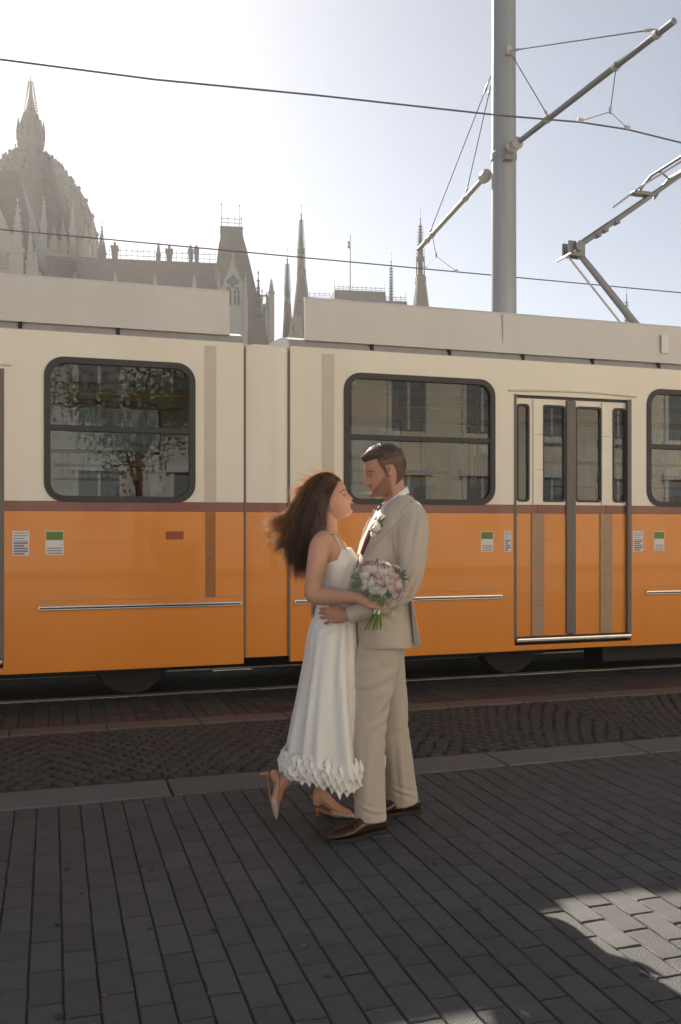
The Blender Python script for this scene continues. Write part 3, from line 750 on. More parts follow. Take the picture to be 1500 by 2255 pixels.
for nn, xa, xb, ze in ((0, pL.x, s_end, zeave), (6, s2, s_far, zeave - 8)):
    for z in (8.2, 15.9, 21.8, ze - .25):
        if z < ze: MB().box((xa, nn - .35, z), (xb, nn + .01, z + .45)).build('string_course', M['stone'], parl)
    b = MB(); k = xa
    while k < xb: b.box((k, nn - .25, ze + .2), (k + .45, nn, ze + 1.5)); k += .95
    b.box((xa, nn - .3, ze + 1.5), (xb, nn + .02, ze + 1.75)); stuff(b.build('balustrade', M['stone'], parl))
# -- the dome
dn = 42.0
c0 = bl(68, 565, dn); rad = bl(216, 565, dn).x - c0.x; zc = bl(68, 562, dn).z
prof = []
for x, y in ((216, 590), (216, 565), (210, 520), (200, 480), (186, 445), (170, 418), (152, 396), (134, 374), (118, 358), (103, 348), (96, 342)):
    p = bl(x, y, dn); prof.append((max(p.x - c0.x, .3), p.z))
b = MB(); nseg = 64; rs = []
for r_, z in prof:
    rs.append([(c0.x + r_ * math.cos(2 * math.pi * i / nseg) * (1.0 - .018 * (i % 4 == 2)), dn + r_ * math.sin(2 * math.pi * i / nseg) * (1.0 - .018 * (i % 4 == 2)), z) for i in range(nseg)])
b.rings(rs); dome = b.build('dome', M['domebrown'], parl)
for i in range(16):
    a = 2 * math.pi * i / 16
    q = MB().tube([(c0.x + (r_ + .15) * math.cos(a), dn + (r_ + .15) * math.sin(a), z) for r_, z in prof], .42, 5); q.build('dome_rib', M['slate'], dome)
    q = MB()
    for r_, z in prof[2:-1]:
        q.lathe([(.3, 0), (.42, .4), (.1, .9)], (c0.x + (r_ + .4) * math.cos(a), dn + (r_ + .4) * math.sin(a), z), 5)
    q.build('rib_crocket', M['patina'], dome)
zd = bl(68, 590, dn).z
MB().lathe([(rad * 1.06, 0), (rad * 1.06, zd), (rad * 1.03, zd + .01), (rad * 1.03, zd + 2.2)], (c0.x, dn, 0), 32).build('drum', M['stone'], parl)
for i in range(24):
    a = -math.pi * i / 23
    pinnacle(c0.x + rad * 1.06 * math.cos(a), dn + rad * 1.06 * math.sin(a), zd, 10.5 if i % 3 == 0 else 5.0, 1.1)
for i in range(24):
    a = -math.pi * (i + .5) / 24
    o = put_win((1.5, 3.4), c0.x + rad * 1.068 * math.cos(a), dn + rad * 1.068 * math.sin(a), zd - 4.5); o.rotation_euler = (0, 0, a + math.pi / 2)
# dormer pinnacles on the dome's flank
for x, yt, yb, w_ in ((115, 350, 362, .5), (136, 363, 382, .8), (147, 378, 398, .7), (137, 480, 535, 1.2), (190, 500, 565, 1.1)):
    k = math.sqrt(max(0, 1)); p = bl(x, yb, dn - (0 if x < 150 and yb < 400 else rad * .75)); t_ = bl(x, yt, p.y)
    pinnacle(p.x, p.y, p.z - 1, t_.z - p.z + 1.5, w_ * 1.2, 'stone' if yb > 500 else 'patina')
# lantern and spire
zl = bl(68, 340, dn).z; zg = bl(68, 318, dn).z; zs = bl(68, 300, dn).z; ztop = bl(68, 170, dn).z; k = SC * 1.28
lan = MB().lathe([(2.6 * k, zl - .8), (2.7 * k, zg - 1.2), (2.95 * k, zg), (2.95 * k, zg + .9), (2.0 * k, zg + 1.0), (1.75 * k, zs + 3), (1.7 * k, bl(68, 252, dn).z), (1.1 * k, bl(68, 245, dn).z), (.45 * k, bl(68, 212, dn).z), (.10 * k, ztop), (.01, ztop + 1)], (c0.x, dn, 0), 12).build('lantern', M['domebrown'], parl)
q = MB(); crockets(q, c0.x, dn, bl(68, 250, dn).z, 1.3 * k, ztop - 1, .15 * k, 12, 6, .55); q.build('spire_crocket', M['patina'], lan)
for i in range(12):
    a = 2 * math.pi * i / 12; x = c0.x + 2.75 * k * math.cos(a); y = dn + 2.75 * k * math.sin(a)
    pinnacle(x, y, zg + .8, bl(68, 272, dn).z - zg, .55, 'patina', lan)
    MB().tube([(x, y, zs + 1), (c0.x + 1.6 * k * math.cos(a), dn + 1.6 * k * math.sin(a), zs + 4)], .14, 4).build('flying_strut', M['patina'], lan)
# -- pavilion at the left edge, in front of the dome
ln = -8
p0 = bl(-60, 600, ln); apex = bl(22, 338, ln); pe = bl(80, 600, ln)
b = MB(); b.rings([[(x, ln + .5, bl(80, 585, ln).z), (x2, ln + 7, apex.z), (x2, ln + 9, apex.z), (x, ln + 18, bl(80, 585, ln).z)] for x, x2 in ((p0.x - 5, p0.x + 2), (bl(88, 585, ln).x, apex.x))]); b.build('roof', M['domebrown'], parl)
cresting(p0.x + 2, apex.x, ln + 8, apex.z, 2.6)
rod(bl(11, 335, ln).x, ln + 8, apex.z, bl(11, 268, ln).z, .09)
MB().box((p0.x - 5, ln, 0), (bl(84, 600, ln).x, ln + 16, bl(80, 590, ln).z)).build('wall', M['stone'], parl)
g0 = bl(-40, 590, ln - .4); gt = bl(-8, 440, ln - .4); g1 = bl(44, 590, ln - .4)
MB().prism([(g0.x, g0.z), (g1.x, g1.z), (g1.x, g1.z + 2), (gt.x, gt.z), (g0.x, g0.z + 2)], (0, ln - .6, 0), (1, 0, 0), (0, 0, 1), (0, .7, 0)).build('gable', M['stone'], parl)
for x, yt in ((40, 435), (68, 488), (79, 545)):
    a = bl(x, yt, ln - .5); c = bl(x, 600, ln - .5); pinnacle(a.x, ln - .8, c.z - 4, a.z - c.z + 4, 2.0 if x == 40 else 1.1)
for k in range(7):
    a = bl(2 + k * 6, 585, ln); MB().box((a.x, ln - .9, a.z - .2), (a.x + .25, ln - .7, a.z + 1.9)).build('baluster', M['stone'], parl)
# -- the tower with the tall truncated roof and gothic gable
tn = -4
T0 = bl(478, 700, tn); T1 = bl(592, 770, tn); tt0 = bl(486, 509, tn + 6); tt1 = bl(533, 511, tn + 6)
zb_ = bl(480, 620, tn).z
xr0 = T0.x; xr1 = bl(566, 660, tn).x
rs = []
for yy in (790, 700, 640, 590, 550, 528, 509):
    xl = {790: 474, 700: 474, 640: 475, 590: 476, 550: 481, 528: 485, 509: 486}[yy]; xr = {790: 593, 700: 577, 640: 561, 590: 550, 550: 541, 528: 535, 509: 533}[yy]
    a = bl(xl, yy, tn + 6); c = bl(xr, yy, tn + 6); w_ = c.x - a.x; d_ = 1.0 * max(.5, w_ / 6.0)
    hd_ = 6 * (d_ / 2.0) * .9; hd_ = min(hd_, 7)
    rs.append([(a.x, tn + 6 - hd_, a.z), (c.x, tn + 6 - hd_, a.z), (c.x, tn + 6 + hd_, a.z), (a.x, tn + 6 + hd_, a.z)])
tr = MB().rings(rs).build('tower_roof', M['domebrown'], parl)
MB().box((rs[-1][0][0] - .1, rs[-1][0][1] - .1, rs[-1][0][2]), (rs[-1][2][0] + .1, rs[-1][2][1] + .1, rs[-1][0][2] + .35)).build('roof_deck', M['slate'], parl)
cresting(rs[-1][0][0] + .1, rs[-1][1][0] - .1, tn + 5, rs[-1][0][2] + .3, 1.9)
for x, yt in ((488, 447), (528, 450)): a = bl(x, yt, tn + 5); rod(a.x, tn + 5, tt0.z, a.z)
gA = bl(480, 700, tn); gB = bl(545, 700, tn); gz = bl(480, 650, tn).z; ga = bl(513, 578, tn)
wl = gB.x - gA.x
MB().box((gA.x, tn - .5, 0), (gB.x, tn + 3, gz)).build('tower_wall', M['stone'], parl)
gb = MB().prism([(gA.x + .5, gz), (gB.x - .5, gz), (gB.x - .5, gz + .6), (ga.x, ga.z), (gA.x + .5, gz + .6)], (0, tn - .5, 0), (1, 0, 0), (0, 0, 1), (0, .8, 0)).build('gable', M['stone'], parl)
q = MB(); zq = bl(512, 622, tn).z
for dx, dz in ((.55, 0), (-.55, 0), (0, .55), (0, -.55)):
    q.prism([(ga.x + dx + .48 * math.cos(R(i * 36)), zq + dz + .48 * math.sin(R(i * 36))) for i in range(10)], (0, tn - .56 - .004 * abs(dx) - .006 * abs(dz) * (dz > 0), 0), (1, 0, 0), (0, 0, 1), (0, .05, 0))
q.build('quatrefoil', M['darkwin'], gb)
q = MB()
for sgn in (-1, 1):
    for i in range(9):
        t = i / 9; x = ga.x + sgn * (wl / 2 - .5) * (1 - t); z = gz + .6 + (ga.z - gz - .6) * t
        q.lathe([(.12, 0), (.26, .25), (.08, .6)], (x, tn - .2, z), 5)
q.lathe([(.15, 0), (.35, .5), (.12, .8), (.25, 1.1), (.02, 1.9)], (ga.x, tn - .2, ga.z - .2), 6); q.build('crocket', M['stone'], gb)
for x in (503, 521): a = bl(x, 674, tn); put_win((1.0, 3.0), a.x, tn - .51, a.z)
put_win((1.0, 3.0), bl(490, 720, tn).x, tn - .51, bl(490, 740, tn).z); put_win((2.0, 4.2), bl(512, 760, tn).x, tn - .51, bl(512, 770, tn).z - 3)
for x, yt, w_ in ((482, 596, .7), (541, 596, .7)): a = bl(x, yt, tn - .4); pinnacle(a.x, tn - .5, gz - 6, a.z - gz + 6, w_)
for x, yt, yb, w_ in ((569, 594, 700, 1.1), (577, 634, 740, 1.0), (587, 640, 770, 1.0), (592, 668, 780, .7)):
    a = bl(x, yt, tn + 3); c = bl(x, yb, tn + 3); pinnacle(a.x, tn + 3, c.z - 6, a.z - c.z + 6, w_, 'stone' if x > 575 else 'patina')
MB().box((bl(566, 700, tn + 3).x, tn + 3, 0), (bl(594, 760, tn + 3).x, tn + 13, bl(590, 745, tn + 3).z)).build('tower_wall', M['stone'], parl)
# -- spires
def spire(x, ytop, ylan1, ylan0, ybase, wtop, wbase, n, body='slate_red', name='spire', pale=False):
    a = bl(x, ytop, n); l1 = bl(x, ylan1, n).z; l0 = bl(x, ylan0, n).z; zb = bl(x, ybase, n).z; k = SC / 10
    r_ = wtop * k / 2
    sp = MB().lathe([(r_ * .80, l1), (r_ * .78, l1 + .5), (r_ * .22, l1 + (a.z - l1) * .62), (.12, a.z - (a.z - l1) * .12), (.05, a.z - .8), (.16, a.z - .6), (.01, a.z)], (a.x, n, 0), 8).build(name, M['patina'], parl)
    q = MB(); crockets(q, a.x, n, l1 + .5, r_ * .72, a.z - (a.z - l1) * .2, .1, 11, 6, .42); q.build('crocket', M['patina'], sp)
    rod(a.x, n, a.z - 2, a.z + 1.6, .05, sp)
    q = MB().lathe([(r_ * 1.0, l0 - .3), (r_ * 1.08, l0), (r_ * .95, l0 + .15), (r_ * .55, l0 + .2), (r_ * .5, l1 - .2), (r_ * .9, l1)], (a.x, n, 0), 8)
    for i in range(8):
        an = 2 * math.pi * i / 8; q.tube([(a.x + r_ * math.cos(an), n + r_ * math.sin(an), l0), (a.x + r_ * .95 * math.cos(an), n + r_ * .95 * math.sin(an), l1 + .8)], r_ * .10, 4)
    q.build('lantern', M['patina'], sp)
    if ybase > ylan0 + 5:
        rb = wbase * k / 2 * 1.0
        b = MB(); frustum(b, a.x + (wbase - wtop) * 0 * k, n, zb, wbase * k, wbase * k, l0 - 1.6, wtop * k * .92, wtop * k * .92); frustum(b, a.x, n, l0 - 1.6, wtop * k * 1.12, wtop * k * 1.12, l0 - .3, wtop * k * 1.05, wtop * k * 1.05)
        b.build('spire_roof', M[body], sp)
        for sx, sy in ((-1, -1), (1, -1)):
            MB().tube([(a.x + sx * rb, n + sy * rb, zb), (a.x + sx * wtop * k * .46, n + sy * wtop * k * .46, l0 - 1.6)], .22, 4).build('hip_moulding', M['stone'], sp)
    return a
spire(663.5, 468, 558, 592, 770, 21, 64, 22)
spire(633, 566, 652, 668, 770, 16, 26, 12)
spire(926, 478, 575, 607, 800, 24, 68, 30)
spire(861.5, 572, 664, 680, 720, 11, 20, 42)
spire(1380, 646, 740, 770, 830, 17, 60, 48)
# pale stone flank beside the big spire
fl = bl(644, 690, 10); MB().box((bl(640, 690, 10).x, 8, 0), (bl(661, 690, 10).x, 12, bl(650, 705, 10).z)).build('turret', M['stone'], parl)
put_win((1.0, 3.0), bl(648, 750, 8).x, 7.98, bl(648, 752, 8).z)
for x, yt in ((641, 700), (652, 690), (662, 700), (636, 735)): a = bl(x, yt, 8); pinnacle(a.x, 8, a.z - 6, 6, .8)
for x, yt in ((612, 768), (607, 772)): a = bl(x, yt, 8); pinnacle(a.x, 7, a.z - 4, 4, .5, 'iron')
# far roof block with flagpole, lower roof
fn = 30
a = bl(736, 660, fn); c = bl(850, 668, fn); zt_ = bl(790, 640, fn).z
b = MB(); frustum(b, (a.x + c.x) / 2, fn + 4, a.z - 16, (c.x - a.x) * 1.10, 10, zt_, (c.x - a.x) * .98, 8); b.build('roof', M['slate'], parl)
cresting(bl(738, 640, fn).x, bl(850, 640, fn).x, fn + 1, zt_, bl(790, 628, fn).z - zt_)
cresting(bl(683, 660, fn).x, bl(728, 660, fn).x, fn + 1, bl(700, 652, fn).z, 1.0)
b = MB(); frustum(b, bl(875, 670, fn).x, fn + 4, a.z - 16, 6, 8, bl(875, 661, fn).z, 4.6, 6); b.build('roof', M['slate'], parl)
cresting(bl(852, 660, fn).x, bl(896, 660, fn).x, fn + 1, bl(875, 661, fn).z, bl(875, 650, fn).z - bl(875, 661, fn).z)
for x in (738, 850, 896): q = bl(x, 612 if x < 800 else 622 if x < 880 else 640, fn); rod(q.x, fn + 1, zt_ - 1, q.z, .05)
fp = bl(771.5, 640, fn + 2); ft = bl(771.5, 514, fn + 2)
wp = PO + eS * fp.x + eN * (fn + 2)
fl_ = thing('flagpole', 'thin flagpole with a small furled red and green flag above the roofs', 'flagpole', (wp.x, wp.y, fp.z - .6), BA)
MB().lathe([(.12, 0), (.09, (ft.z - fp.z) * .6), (.05, ft.z - fp.z), (.14, ft.z - fp.z + .05), (.02, ft.z - fp.z + .35)], n=8).build('pole', M['iron'], fl_)
for k, (c_, z) in enumerate((('redprint', 1.0), ('white', 1.45), ('lawn', 1.9))):
    MB().prism([(0, 0), (-.5, .25), (-.55, -.2), (-.1, -.5)], (0, 0, ft.z - fp.z - z - .2), (1, 0, 0), (0, 0, 1), (0, .08, 0)).build('flag', M[c_], fl_)
# ------------------------------------------------------------------ people: tools
import numpy as np
from mathutils.bvhtree import BVHTree
M['skin_f'] = material('fair_skin_warm', (0.58, 0.32, 0.215), 0.5, var=0.05, scale=18, sub=0.12, spec=.35)
M['skin_m'] = material('fair_skin', (0.50, 0.255, 0.175), 0.5, var=0.05, scale=18, sub=0.12, spec=.35)
M['skin_lid'] = material('eyelid_skin', (0.42, 0.21, 0.145), 0.5, spec=.3)
M['lip'] = material('lips', (0.42, 0.12, 0.10), 0.4)
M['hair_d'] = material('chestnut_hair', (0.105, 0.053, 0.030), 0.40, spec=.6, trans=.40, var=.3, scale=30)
M['hair_l'] = material('sunlit_hair', (0.62, 0.40, 0.23), 0.38, spec=.6, trans=.75, var=.3, scale=30)  # paler locks, with the backlight of the sun put into the colour
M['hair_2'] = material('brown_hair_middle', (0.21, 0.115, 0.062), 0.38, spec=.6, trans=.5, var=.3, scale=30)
M['hair_core'] = material('chestnut_hair_mass', (0.060, 0.029, 0.016), 0.5, spec=.4, var=.45, scale=1.0, stretch=(230, 230, 14), bump=.9, bscale=1.0)
M['hair_m'] = material('dark_brown_hair', (0.095, 0.060, 0.042), 0.5, spec=.5, var=.3, scale=40, trans=.2)
M['hair_fade'] = material('short_clipped_hair', (0.15, 0.092, 0.064), 0.8, var=.4, scale=260)
M['suit'] = material('beige_wool', (0.52, 0.445, 0.37), 0.85, var=0.05, scale=420, sheen=.25, bump=.22, bscale=620, spec=.2)
M['suit_in'] = material('beige_wool_edge', (0.34, 0.285, 0.23), 0.85, var=0.05, scale=420, spec=.2)
M['shirt'] = material('white_cotton', (0.78, 0.77, 0.78), 0.8, var=.02, scale=20)
M['tie'] = material('brown_silk_tie', (0.13, 0.045, 0.028), 0.45, var=.1, scale=60)
M['satin'] = material('ivory_satin', (0.87, 0.85, 0.815), 0.42, var=.015, scale=6, sheen=.2, spec=.4, trans=.06)
M['loafer'] = material('brown_leather', (0.048, 0.020, 0.013), 0.28, var=.2, scale=18, coat=.3)
M['sole'] = material('black_sole', (0.015, 0.013, 0.012), .5)
M['nude'] = material('nude_leather', (0.50, 0.24, 0.13), 0.4, var=.06, scale=20)
M['lace'] = material('white_lace_over_nude', (0.66, 0.55, 0.48), 0.5, col2=(0.30, 0.16, 0.11), fac2=.52, scale=190)
M['pearl'] = material('pearl', (0.75, 0.70, 0.62), .2)
M['gold'] = material('gold', (0.80, 0.55, 0.25), .25, metal=1)
M['button'] = material('horn_button', (0.55, 0.42, 0.26), .4, var=.2, scale=60)
M['petal_w'] = material('white_petal', (0.92, 0.89, 0.85), 0.6, var=.03, scale=20, trans=.40)
M['petal_p'] = material('pink_petal', (0.91, 0.74, 0.71), 0.6, var=.08, scale=25, trans=.40)
M['petal_c'] = material('blush_petal', (0.91, 0.84, 0.80), 0.6, var=.06, scale=25, trans=.40)
M['leafd'] = material('eucalyptus_leaf', (0.10, 0.16, 0.075), 0.5, var=.2, scale=12, trans=.15)
M['stem'] = material('green_stem', (0.13, 0.20, 0.035), 0.5, var=.2, scale=20)
M['ribbon'] = material('white_ribbon', (0.80, 0.78, 0.75), .4)
M['eyew'] = material('eye_white', (0.42, 0.38, 0.35), .25)
M['iris'] = material('eye_iris', (0.05, 0.03, 0.02), .2)
M['lash'] = material('lash', (0.015, 0.010, 0.008), .6)

def P(x, y, d): return Vector(((x - 750) * d / FPX, d, EYE + (1160 - y) * d / FPX))   # photo point at depth d, camera-aligned metres
class Fig:
    def __init__(s, name, label, cat, px, d, group=None):
        b = P(px, 1160, d); s.b = Vector((b.x, d, 0))
        wx = s.b.x * FY + s.b.y * FX; wy = -s.b.x * FX + s.b.y * FY
        s.root = thing(name, label, cat, (wx, wy, 0), -YAW, group)
    def __call__(s, x, y, d): return P(x, y, d) - s.b
def cat(pts, n):
    """catmull-rom through tuples of floats"""
    A = np.array(pts, float); m = len(A); out = []
    for i in range(m - 1):
        p0 = A[max(i - 1, 0)]; p1 = A[i]; p2 = A[i + 1]; p3 = A[min(i + 2, m - 1)]
        for k in range(n):
            t = k / n; out.append(.5 * ((2 * p1) + (-p0 + p2) * t + (2 * p0 - 5 * p1 + 4 * p2 - p3) * t * t + (-p0 + 3 * p1 - 3 * p2 + p3) * t ** 3))
    out.append(A[-1]); return out
def limb(b, pts, n=5, seg=14, flat=False):
    """pts: (Vector, radius[, radius2]) ; radius2 across the camera axis"""
    q = cat([(*p[0], p[1], p[2] if len(p) > 2 else p[1]) for p in pts], n)
    cs = [Vector(c[:3]) for c in q]; rs = []; up = Vector((0, 1, 0))
    for i, c in enumerate(cs):
        d = (cs[min(i + 1, len(cs) - 1)] - cs[max(i - 1, 0)]).normalized()
        u = (up - d * up.dot(d))
        if u.length < .2: u = d.orthogonal()
        u.normalize(); v = d.cross(u)
        rs.append((c, d, u, v, q[i][3], q[i][4]))
    rings = []
    def ring(c, u, v, r1, r2): return [c + v * (math.cos(2 * math.pi * k / seg) * r1) + u * (math.sin(2 * math.pi * k / seg) * r2) for k in range(seg)]
    c, d, u, v, r1, r2 = rs[0]
    for a in (80, 50, 25): rings.append(ring(c - d * (min(r1, r2) * math.sin(R(a)) * .9), u, v, r1 * math.cos(R(a)), r2 * math.cos(R(a))))
    for c, d, u, v, r1, r2 in rs: rings.append(ring(c, u, v, r1, r2))
    if flat: return b.rings(rings)
    for a in (25, 50, 80): rings.append(ring(c + d * (min(r1, r2) * math.sin(R(a)) * .9), u, v, r1 * math.cos(R(a)), r2 * math.cos(R(a))))
    return b.rings(rings)
def slab(b, secs, F, dc, n=6, seg=40, e=2.3, dshift=None):
    """horizontal sections seen from the camera: (y, x_front, x_back, half_depth)"""
    q = cat(secs, n); rings = []
    for i, s_ in enumerate(q):
        y, xa, xb, hd = s_[:4]; dd = s_[4] if len(s_) > 4 else dc
        cx = (xa + xb) / 2; hx = abs(xb - xa) / 2 * dd / FPX; c = F(cx, y, dd)
        r_ = []
        for k in range(seg):
            a = 2 * math.pi * k / seg; ca, sa = math.cos(a), math.sin(a)
            r_.append(c + Vector((hx * math.copysign(abs(ca) ** (2 / e), ca), hd * math.copysign(abs(sa) ** (2 / e), sa), 0)))
        rings.append(r_)
    return b.rings(rings)
def remesh(me, size, smooth=2):
    o = bpy.data.objects.new('work', me); C.objects.link(o)
    m = o.modifiers.new('r', 'REMESH'); m.mode = 'VOXEL'; m.voxel_size = size; m.use_smooth_shade = True
    if smooth:
        s_ = o.modifiers.new('s', 'SMOOTH'); s_.iterations = smooth; s_.factor = .5
    dg = bpy.context.evaluated_depsgraph_get(); dg.update()
    r_ = bpy.data.meshes.new_from_object(o.evaluated_get(dg))
    bpy.data.objects.remove(o)
    return r_
def solid(b, name, m, parent, size=.004, smooth=3, fn=None):
    me = b.mesh('w', None); r_ = remesh(me, size, smooth); r_.name = name; r_.materials.clear(); r_.materials.append(m)
    if fn:
        n = len(r_.vertices); co = np.empty(n * 3); r_.vertices.foreach_get('co', co); no = np.empty(n * 3)
        r_.vertex_normals.foreach_get('vector', no)
        co = co.reshape(-1, 3); no = no.reshape(-1, 3); co = fn(co, no); r_.vertices.foreach_set('co', co.ravel())
    r_.polygons.foreach_set('use_smooth', [True] * len(r_.polygons)); r_.update()
    o = bpy.data.objects.new(name, r_); C.objects.link(o); o.parent = parent; return o
def fold(co, no, c, along, wl, amp, rl, rw, ph=0.0, curve=0.0, sharp=1.6):
    """a bundle of folds round point c running along `along`"""
    c = np.array(c); u = np.array(Vector(along).normalized()); cam_ = np.array((0, 1, 0.)); v = np.cross(u, cam_); v /= np.linalg.norm(v)
    d = co - c; a = d @ u; t = d @ v + curve * a * a
    w_ = np.exp(-(a / rl) ** 2 - (t / rw) ** 2)
    s_ = np.cos(2 * math.pi * t / wl + ph); s_ = np.sign(s_) * np.abs(s_) ** (1 / sharp)
    return co + no * (amp * w_ * s_)[:, None]
def lump(co, no, amp, sc, seed=0.0):
    out = co.copy()
    for i in range(len(co)):
        p = co[i]; out[i] += no[i] * amp * noise.noise(Vector((p[0] * sc[0] + seed, p[1] * sc[1], p[2] * sc[2])))
    return out
def bvh(o):
    return BVHTree.FromPolygons([v.co for v in o.data.vertices], [tuple(p.vertices) for p in o.data.polygons])
def drape(F, tree, poly, off=.004, th=.003, step=4.0, far=False):
    """a cloth piece whose outline is measured in the photo, laid on a surface"""
    # subdivide outline
    pts = []
    for i in range(len(poly)):
        a = Vector(poly[i]); b_ = Vector(poly[(i + 1) % len(poly)]); k = max(1, int((b_ - a).length / step))
        pts += [a.lerp(b_, j / k) for j in range(k)]
    n0 = len(pts)
    xs = [p[0] for p in pts]; ys = [p[1] for p in pts]
    inner = []
    x = min(xs) + step
    def inside(q):
        c = False
        for i in range(n0):
            a, b_ = pts[i], pts[i - 1]
            if (a[1] > q[1]) != (b_[1] > q[1]) and q[0] < (b_[0] - a[0]) * (q[1] - a[1]) / (b_[1] - a[1]) + a[0]: c = not c
        return c
    while x < max(xs):
        y = min(ys) + step
        while y < max(ys):
            if inside((x, y)) and min((Vector((x, y)) - p).length for p in pts) > step * .55: inner.append(Vector((x, y)))
            y += step
        x += step
    from mathutils.geometry import delaunay_2d_cdt
    v2, e2, f2, *_ = delaunay_2d_cdt([Vector((p[0], p[1])) for p in pts + inner], [], [list(range(n0))], 1, 1e-4)
    top = []; org = -F.b + Vector((0, 0, EYE)); last = None
    for p in v2:
        tgt = P(p[0], p[1], 4.0) - F.b; d = (tgt - org).normalized()
        loc, nor, i_, dist = tree.ray_cast(org, d)
        if loc is None or (last is not None and abs(dist - last) > .09):
            loc2, nor2, _, _ = tree.find_nearest(org + d * (last or 4.3))
            if loc is None: loc, nor = loc2, nor2; dist = (last or 4.3)
        last = dist if last is None else last * .7 + dist * .3
        nn = nor if nor.dot(d) < 0 else -nor
        top.append((loc + nn * off, loc + nn * (off - th)))
    n = len(top); b = MB(); ed = {}
    for f_ in f2:
        for i in range(len(f_)):
            k = (f_[i], f_[(i + 1) % len(f_)]); ed[k] = True
    fs = [tuple(f_) for f_ in f2] + [tuple(i + n for i in f_[::-1]) for f_ in f2]
    for (i, j) in ed:
        if (j, i) not in ed: fs.append((j, i, i + n, j + n))
    return b.add([t[0] for t in top] + [t[1] for t in top], fs)

# ---- head
HP = dict(
 m=dict(front=[(0, .24), (.03, .33), (.07, .372), (.12, .378), (.17, .355), (.22, .368), (.30, .372), (.40, .378), (.48, .372), (.55, .395), (.62, .400), (.70, .388), (.80, .345), (.88, .27), (.95, .16), (1, .0)],
        back=[(0, -.02), (.05, -.10), (.12, -.17), (.20, -.235), (.30, -.31), (.42, -.385), (.55, -.425), (.68, -.42), (.80, -.365), (.90, -.26), (.96, -.15), (1, 0)],
        width=[(0, .10), (.05, .17), (.12, .215), (.20, .245), (.30, .272), (.42, .300), (.55, .318), (.68, .325), (.80, .29), (.90, .205), (.96, .12), (1, 0)], nose=.122, brow=.018, chin=.02, lip=.020),
 f=dict(front=[(0, .24), (.03, .315), (.07, .355), (.12, .362), (.17, .345), (.22, .358), (.30, .366), (.40, .374), (.48, .372), (.55, .388), (.62, .398), (.70, .392), (.80, .352), (.88, .275), (.95, .16), (1, .0)],
        back=[(0, -.02), (.05, -.08), (.12, -.14), (.20, -.20), (.30, -.29), (.42, -.375), (.55, -.42), (.68, -.42), (.80, -.365), (.90, -.26), (.96, -.15), (1, 0)],
        width=[(0, .08), (.05, .14), (.12, .175), (.20, .212), (.30, .255), (.42, .295), (.55, .312), (.68, .318), (.80, .285), (.90, .205), (.96, .12), (1, 0)], nose=.112, brow=.006, chin=.014, lip=.034))
def interp(tab, h): return float(np.interp(h, [t[0] for t in tab], [t[1] for t in tab]))
def smoothtab(tab):
    q = cat(tab, 6); return [(float(a), float(b_)) for a, b_ in q]
for k_ in HP:
    for f_ in ('front', 'back', 'width'): HP[k_][f_] = smoothtab(HP[k_][f_])
def gs(x, s): return math.exp(-(x / s) ** 2)
def head_point(T_, h, a, grow=0.0):
    """point of the head surface in head heights: x forward, y side, z up from mid height"""
    xf, xb, w_ = interp(T_['front'], h), interp(T_['back'], h), interp(T_['width'], h)
    xc = (xf * .35 + xb * .65) * 1.0 if h > .3 else (xf * .35 + xb * .65)
    ca, sa = math.cos(a), math.sin(a)
    e = 2.25
    rx = (xf - xc) if ca > 0 else (xc - xb)
    x = xc + rx * math.copysign(abs(ca) ** (2 / e), ca); y = w_ * math.copysign(abs(sa) ** (2 / e), sa)
    if ca > 0:
        fr = min(1, ca * 1.6)
        # nose
        if .29 < h < .56:
            t = (h - .30) / .25
            hgt = T_['nose'] * (max(0, min(1, (1 - t) * 1.02)) ** .85) * min(1, max(0, (h - .292) / .035)) ** .6
            x += hgt * gs(y, .040 + .020 * (1 - t)) * fr
            x += .022 * fr * gs(h - .335, .028) * (gs(y - .058, .028) + gs(y + .058, .028))
        x += T_['lip'] * fr * gs(y, .085) * (gs(h - .253, .016) + gs(h - .205, .018) * .95)
        x -= .012 * fr * gs(y, .10) * gs(h - .229, .008)
        x += T_['chin'] * fr * gs(y, .09) * gs(h - .085, .05)
        for s_ in (-1, 1):
            x -= .040 * fr * gs(h - .475, .034) * gs(y - s_ * .135, .060)
            x += .016 * fr * gs(h - .470, .016) * gs(y - s_ * .135, .045)
            x += T_['brow'] * fr * gs(h - .545, .022) * gs(y - s_ * .12, .09)
            y += s_ * .012 * gs(h - .36, .05) * gs(x - .22, .1)
    n = Vector((x, y * 1.0, (h - .52) * .9)); l = n.length
    return Vector((x, y, h - .5)) + (n / l * grow if l > 1e-6 else Vector())
def head_mesh(b, T_, H, o, f, u, nh=90, na=72):
    s_ = u.cross(f); rings = []
    for i in range(nh + 1):
        h = .002 + .9965 * (i / nh) if True else 0
        r_ = []
        for k in range(na):
            p = head_point(T_, h, 2 * math.pi * k / na); r_.append(o + f * (p.x * H) + s_ * (p.y * H) + u * (p.z * H))
        rings.append(r_)
    b.rings(rings)
    def W(x, y, z): return o + f * (x * H) + s_ * (y * H) + u * (z * H)
    for sy in (-1, 1):      # ears
        w0 = .305
        pts = [(-.055, .46), (-.075, .52), (-.08, .57), (-.05, .60), (-.015, .595), (0.005, .55), (-.005, .48), (-.015, .43), (-.03, .405)]
        limb(b, [(W(x, sy * (w0 + .03 + .018 * (h > .45) - (x + .03) * .35), h - .5), .016 * H) for x, h in pts], 3, 8)
        limb(b, [(W(-.035, sy * w0, .40 - .5), .030 * H, .016 * H), (W(-.035, sy * (w0 + .018), .48 - .5), .038 * H, .018 * H), (W(-.035, sy * (w0 + .02), .55 - .5), .036 * H, .016 * H)], 3, 10)
    return W
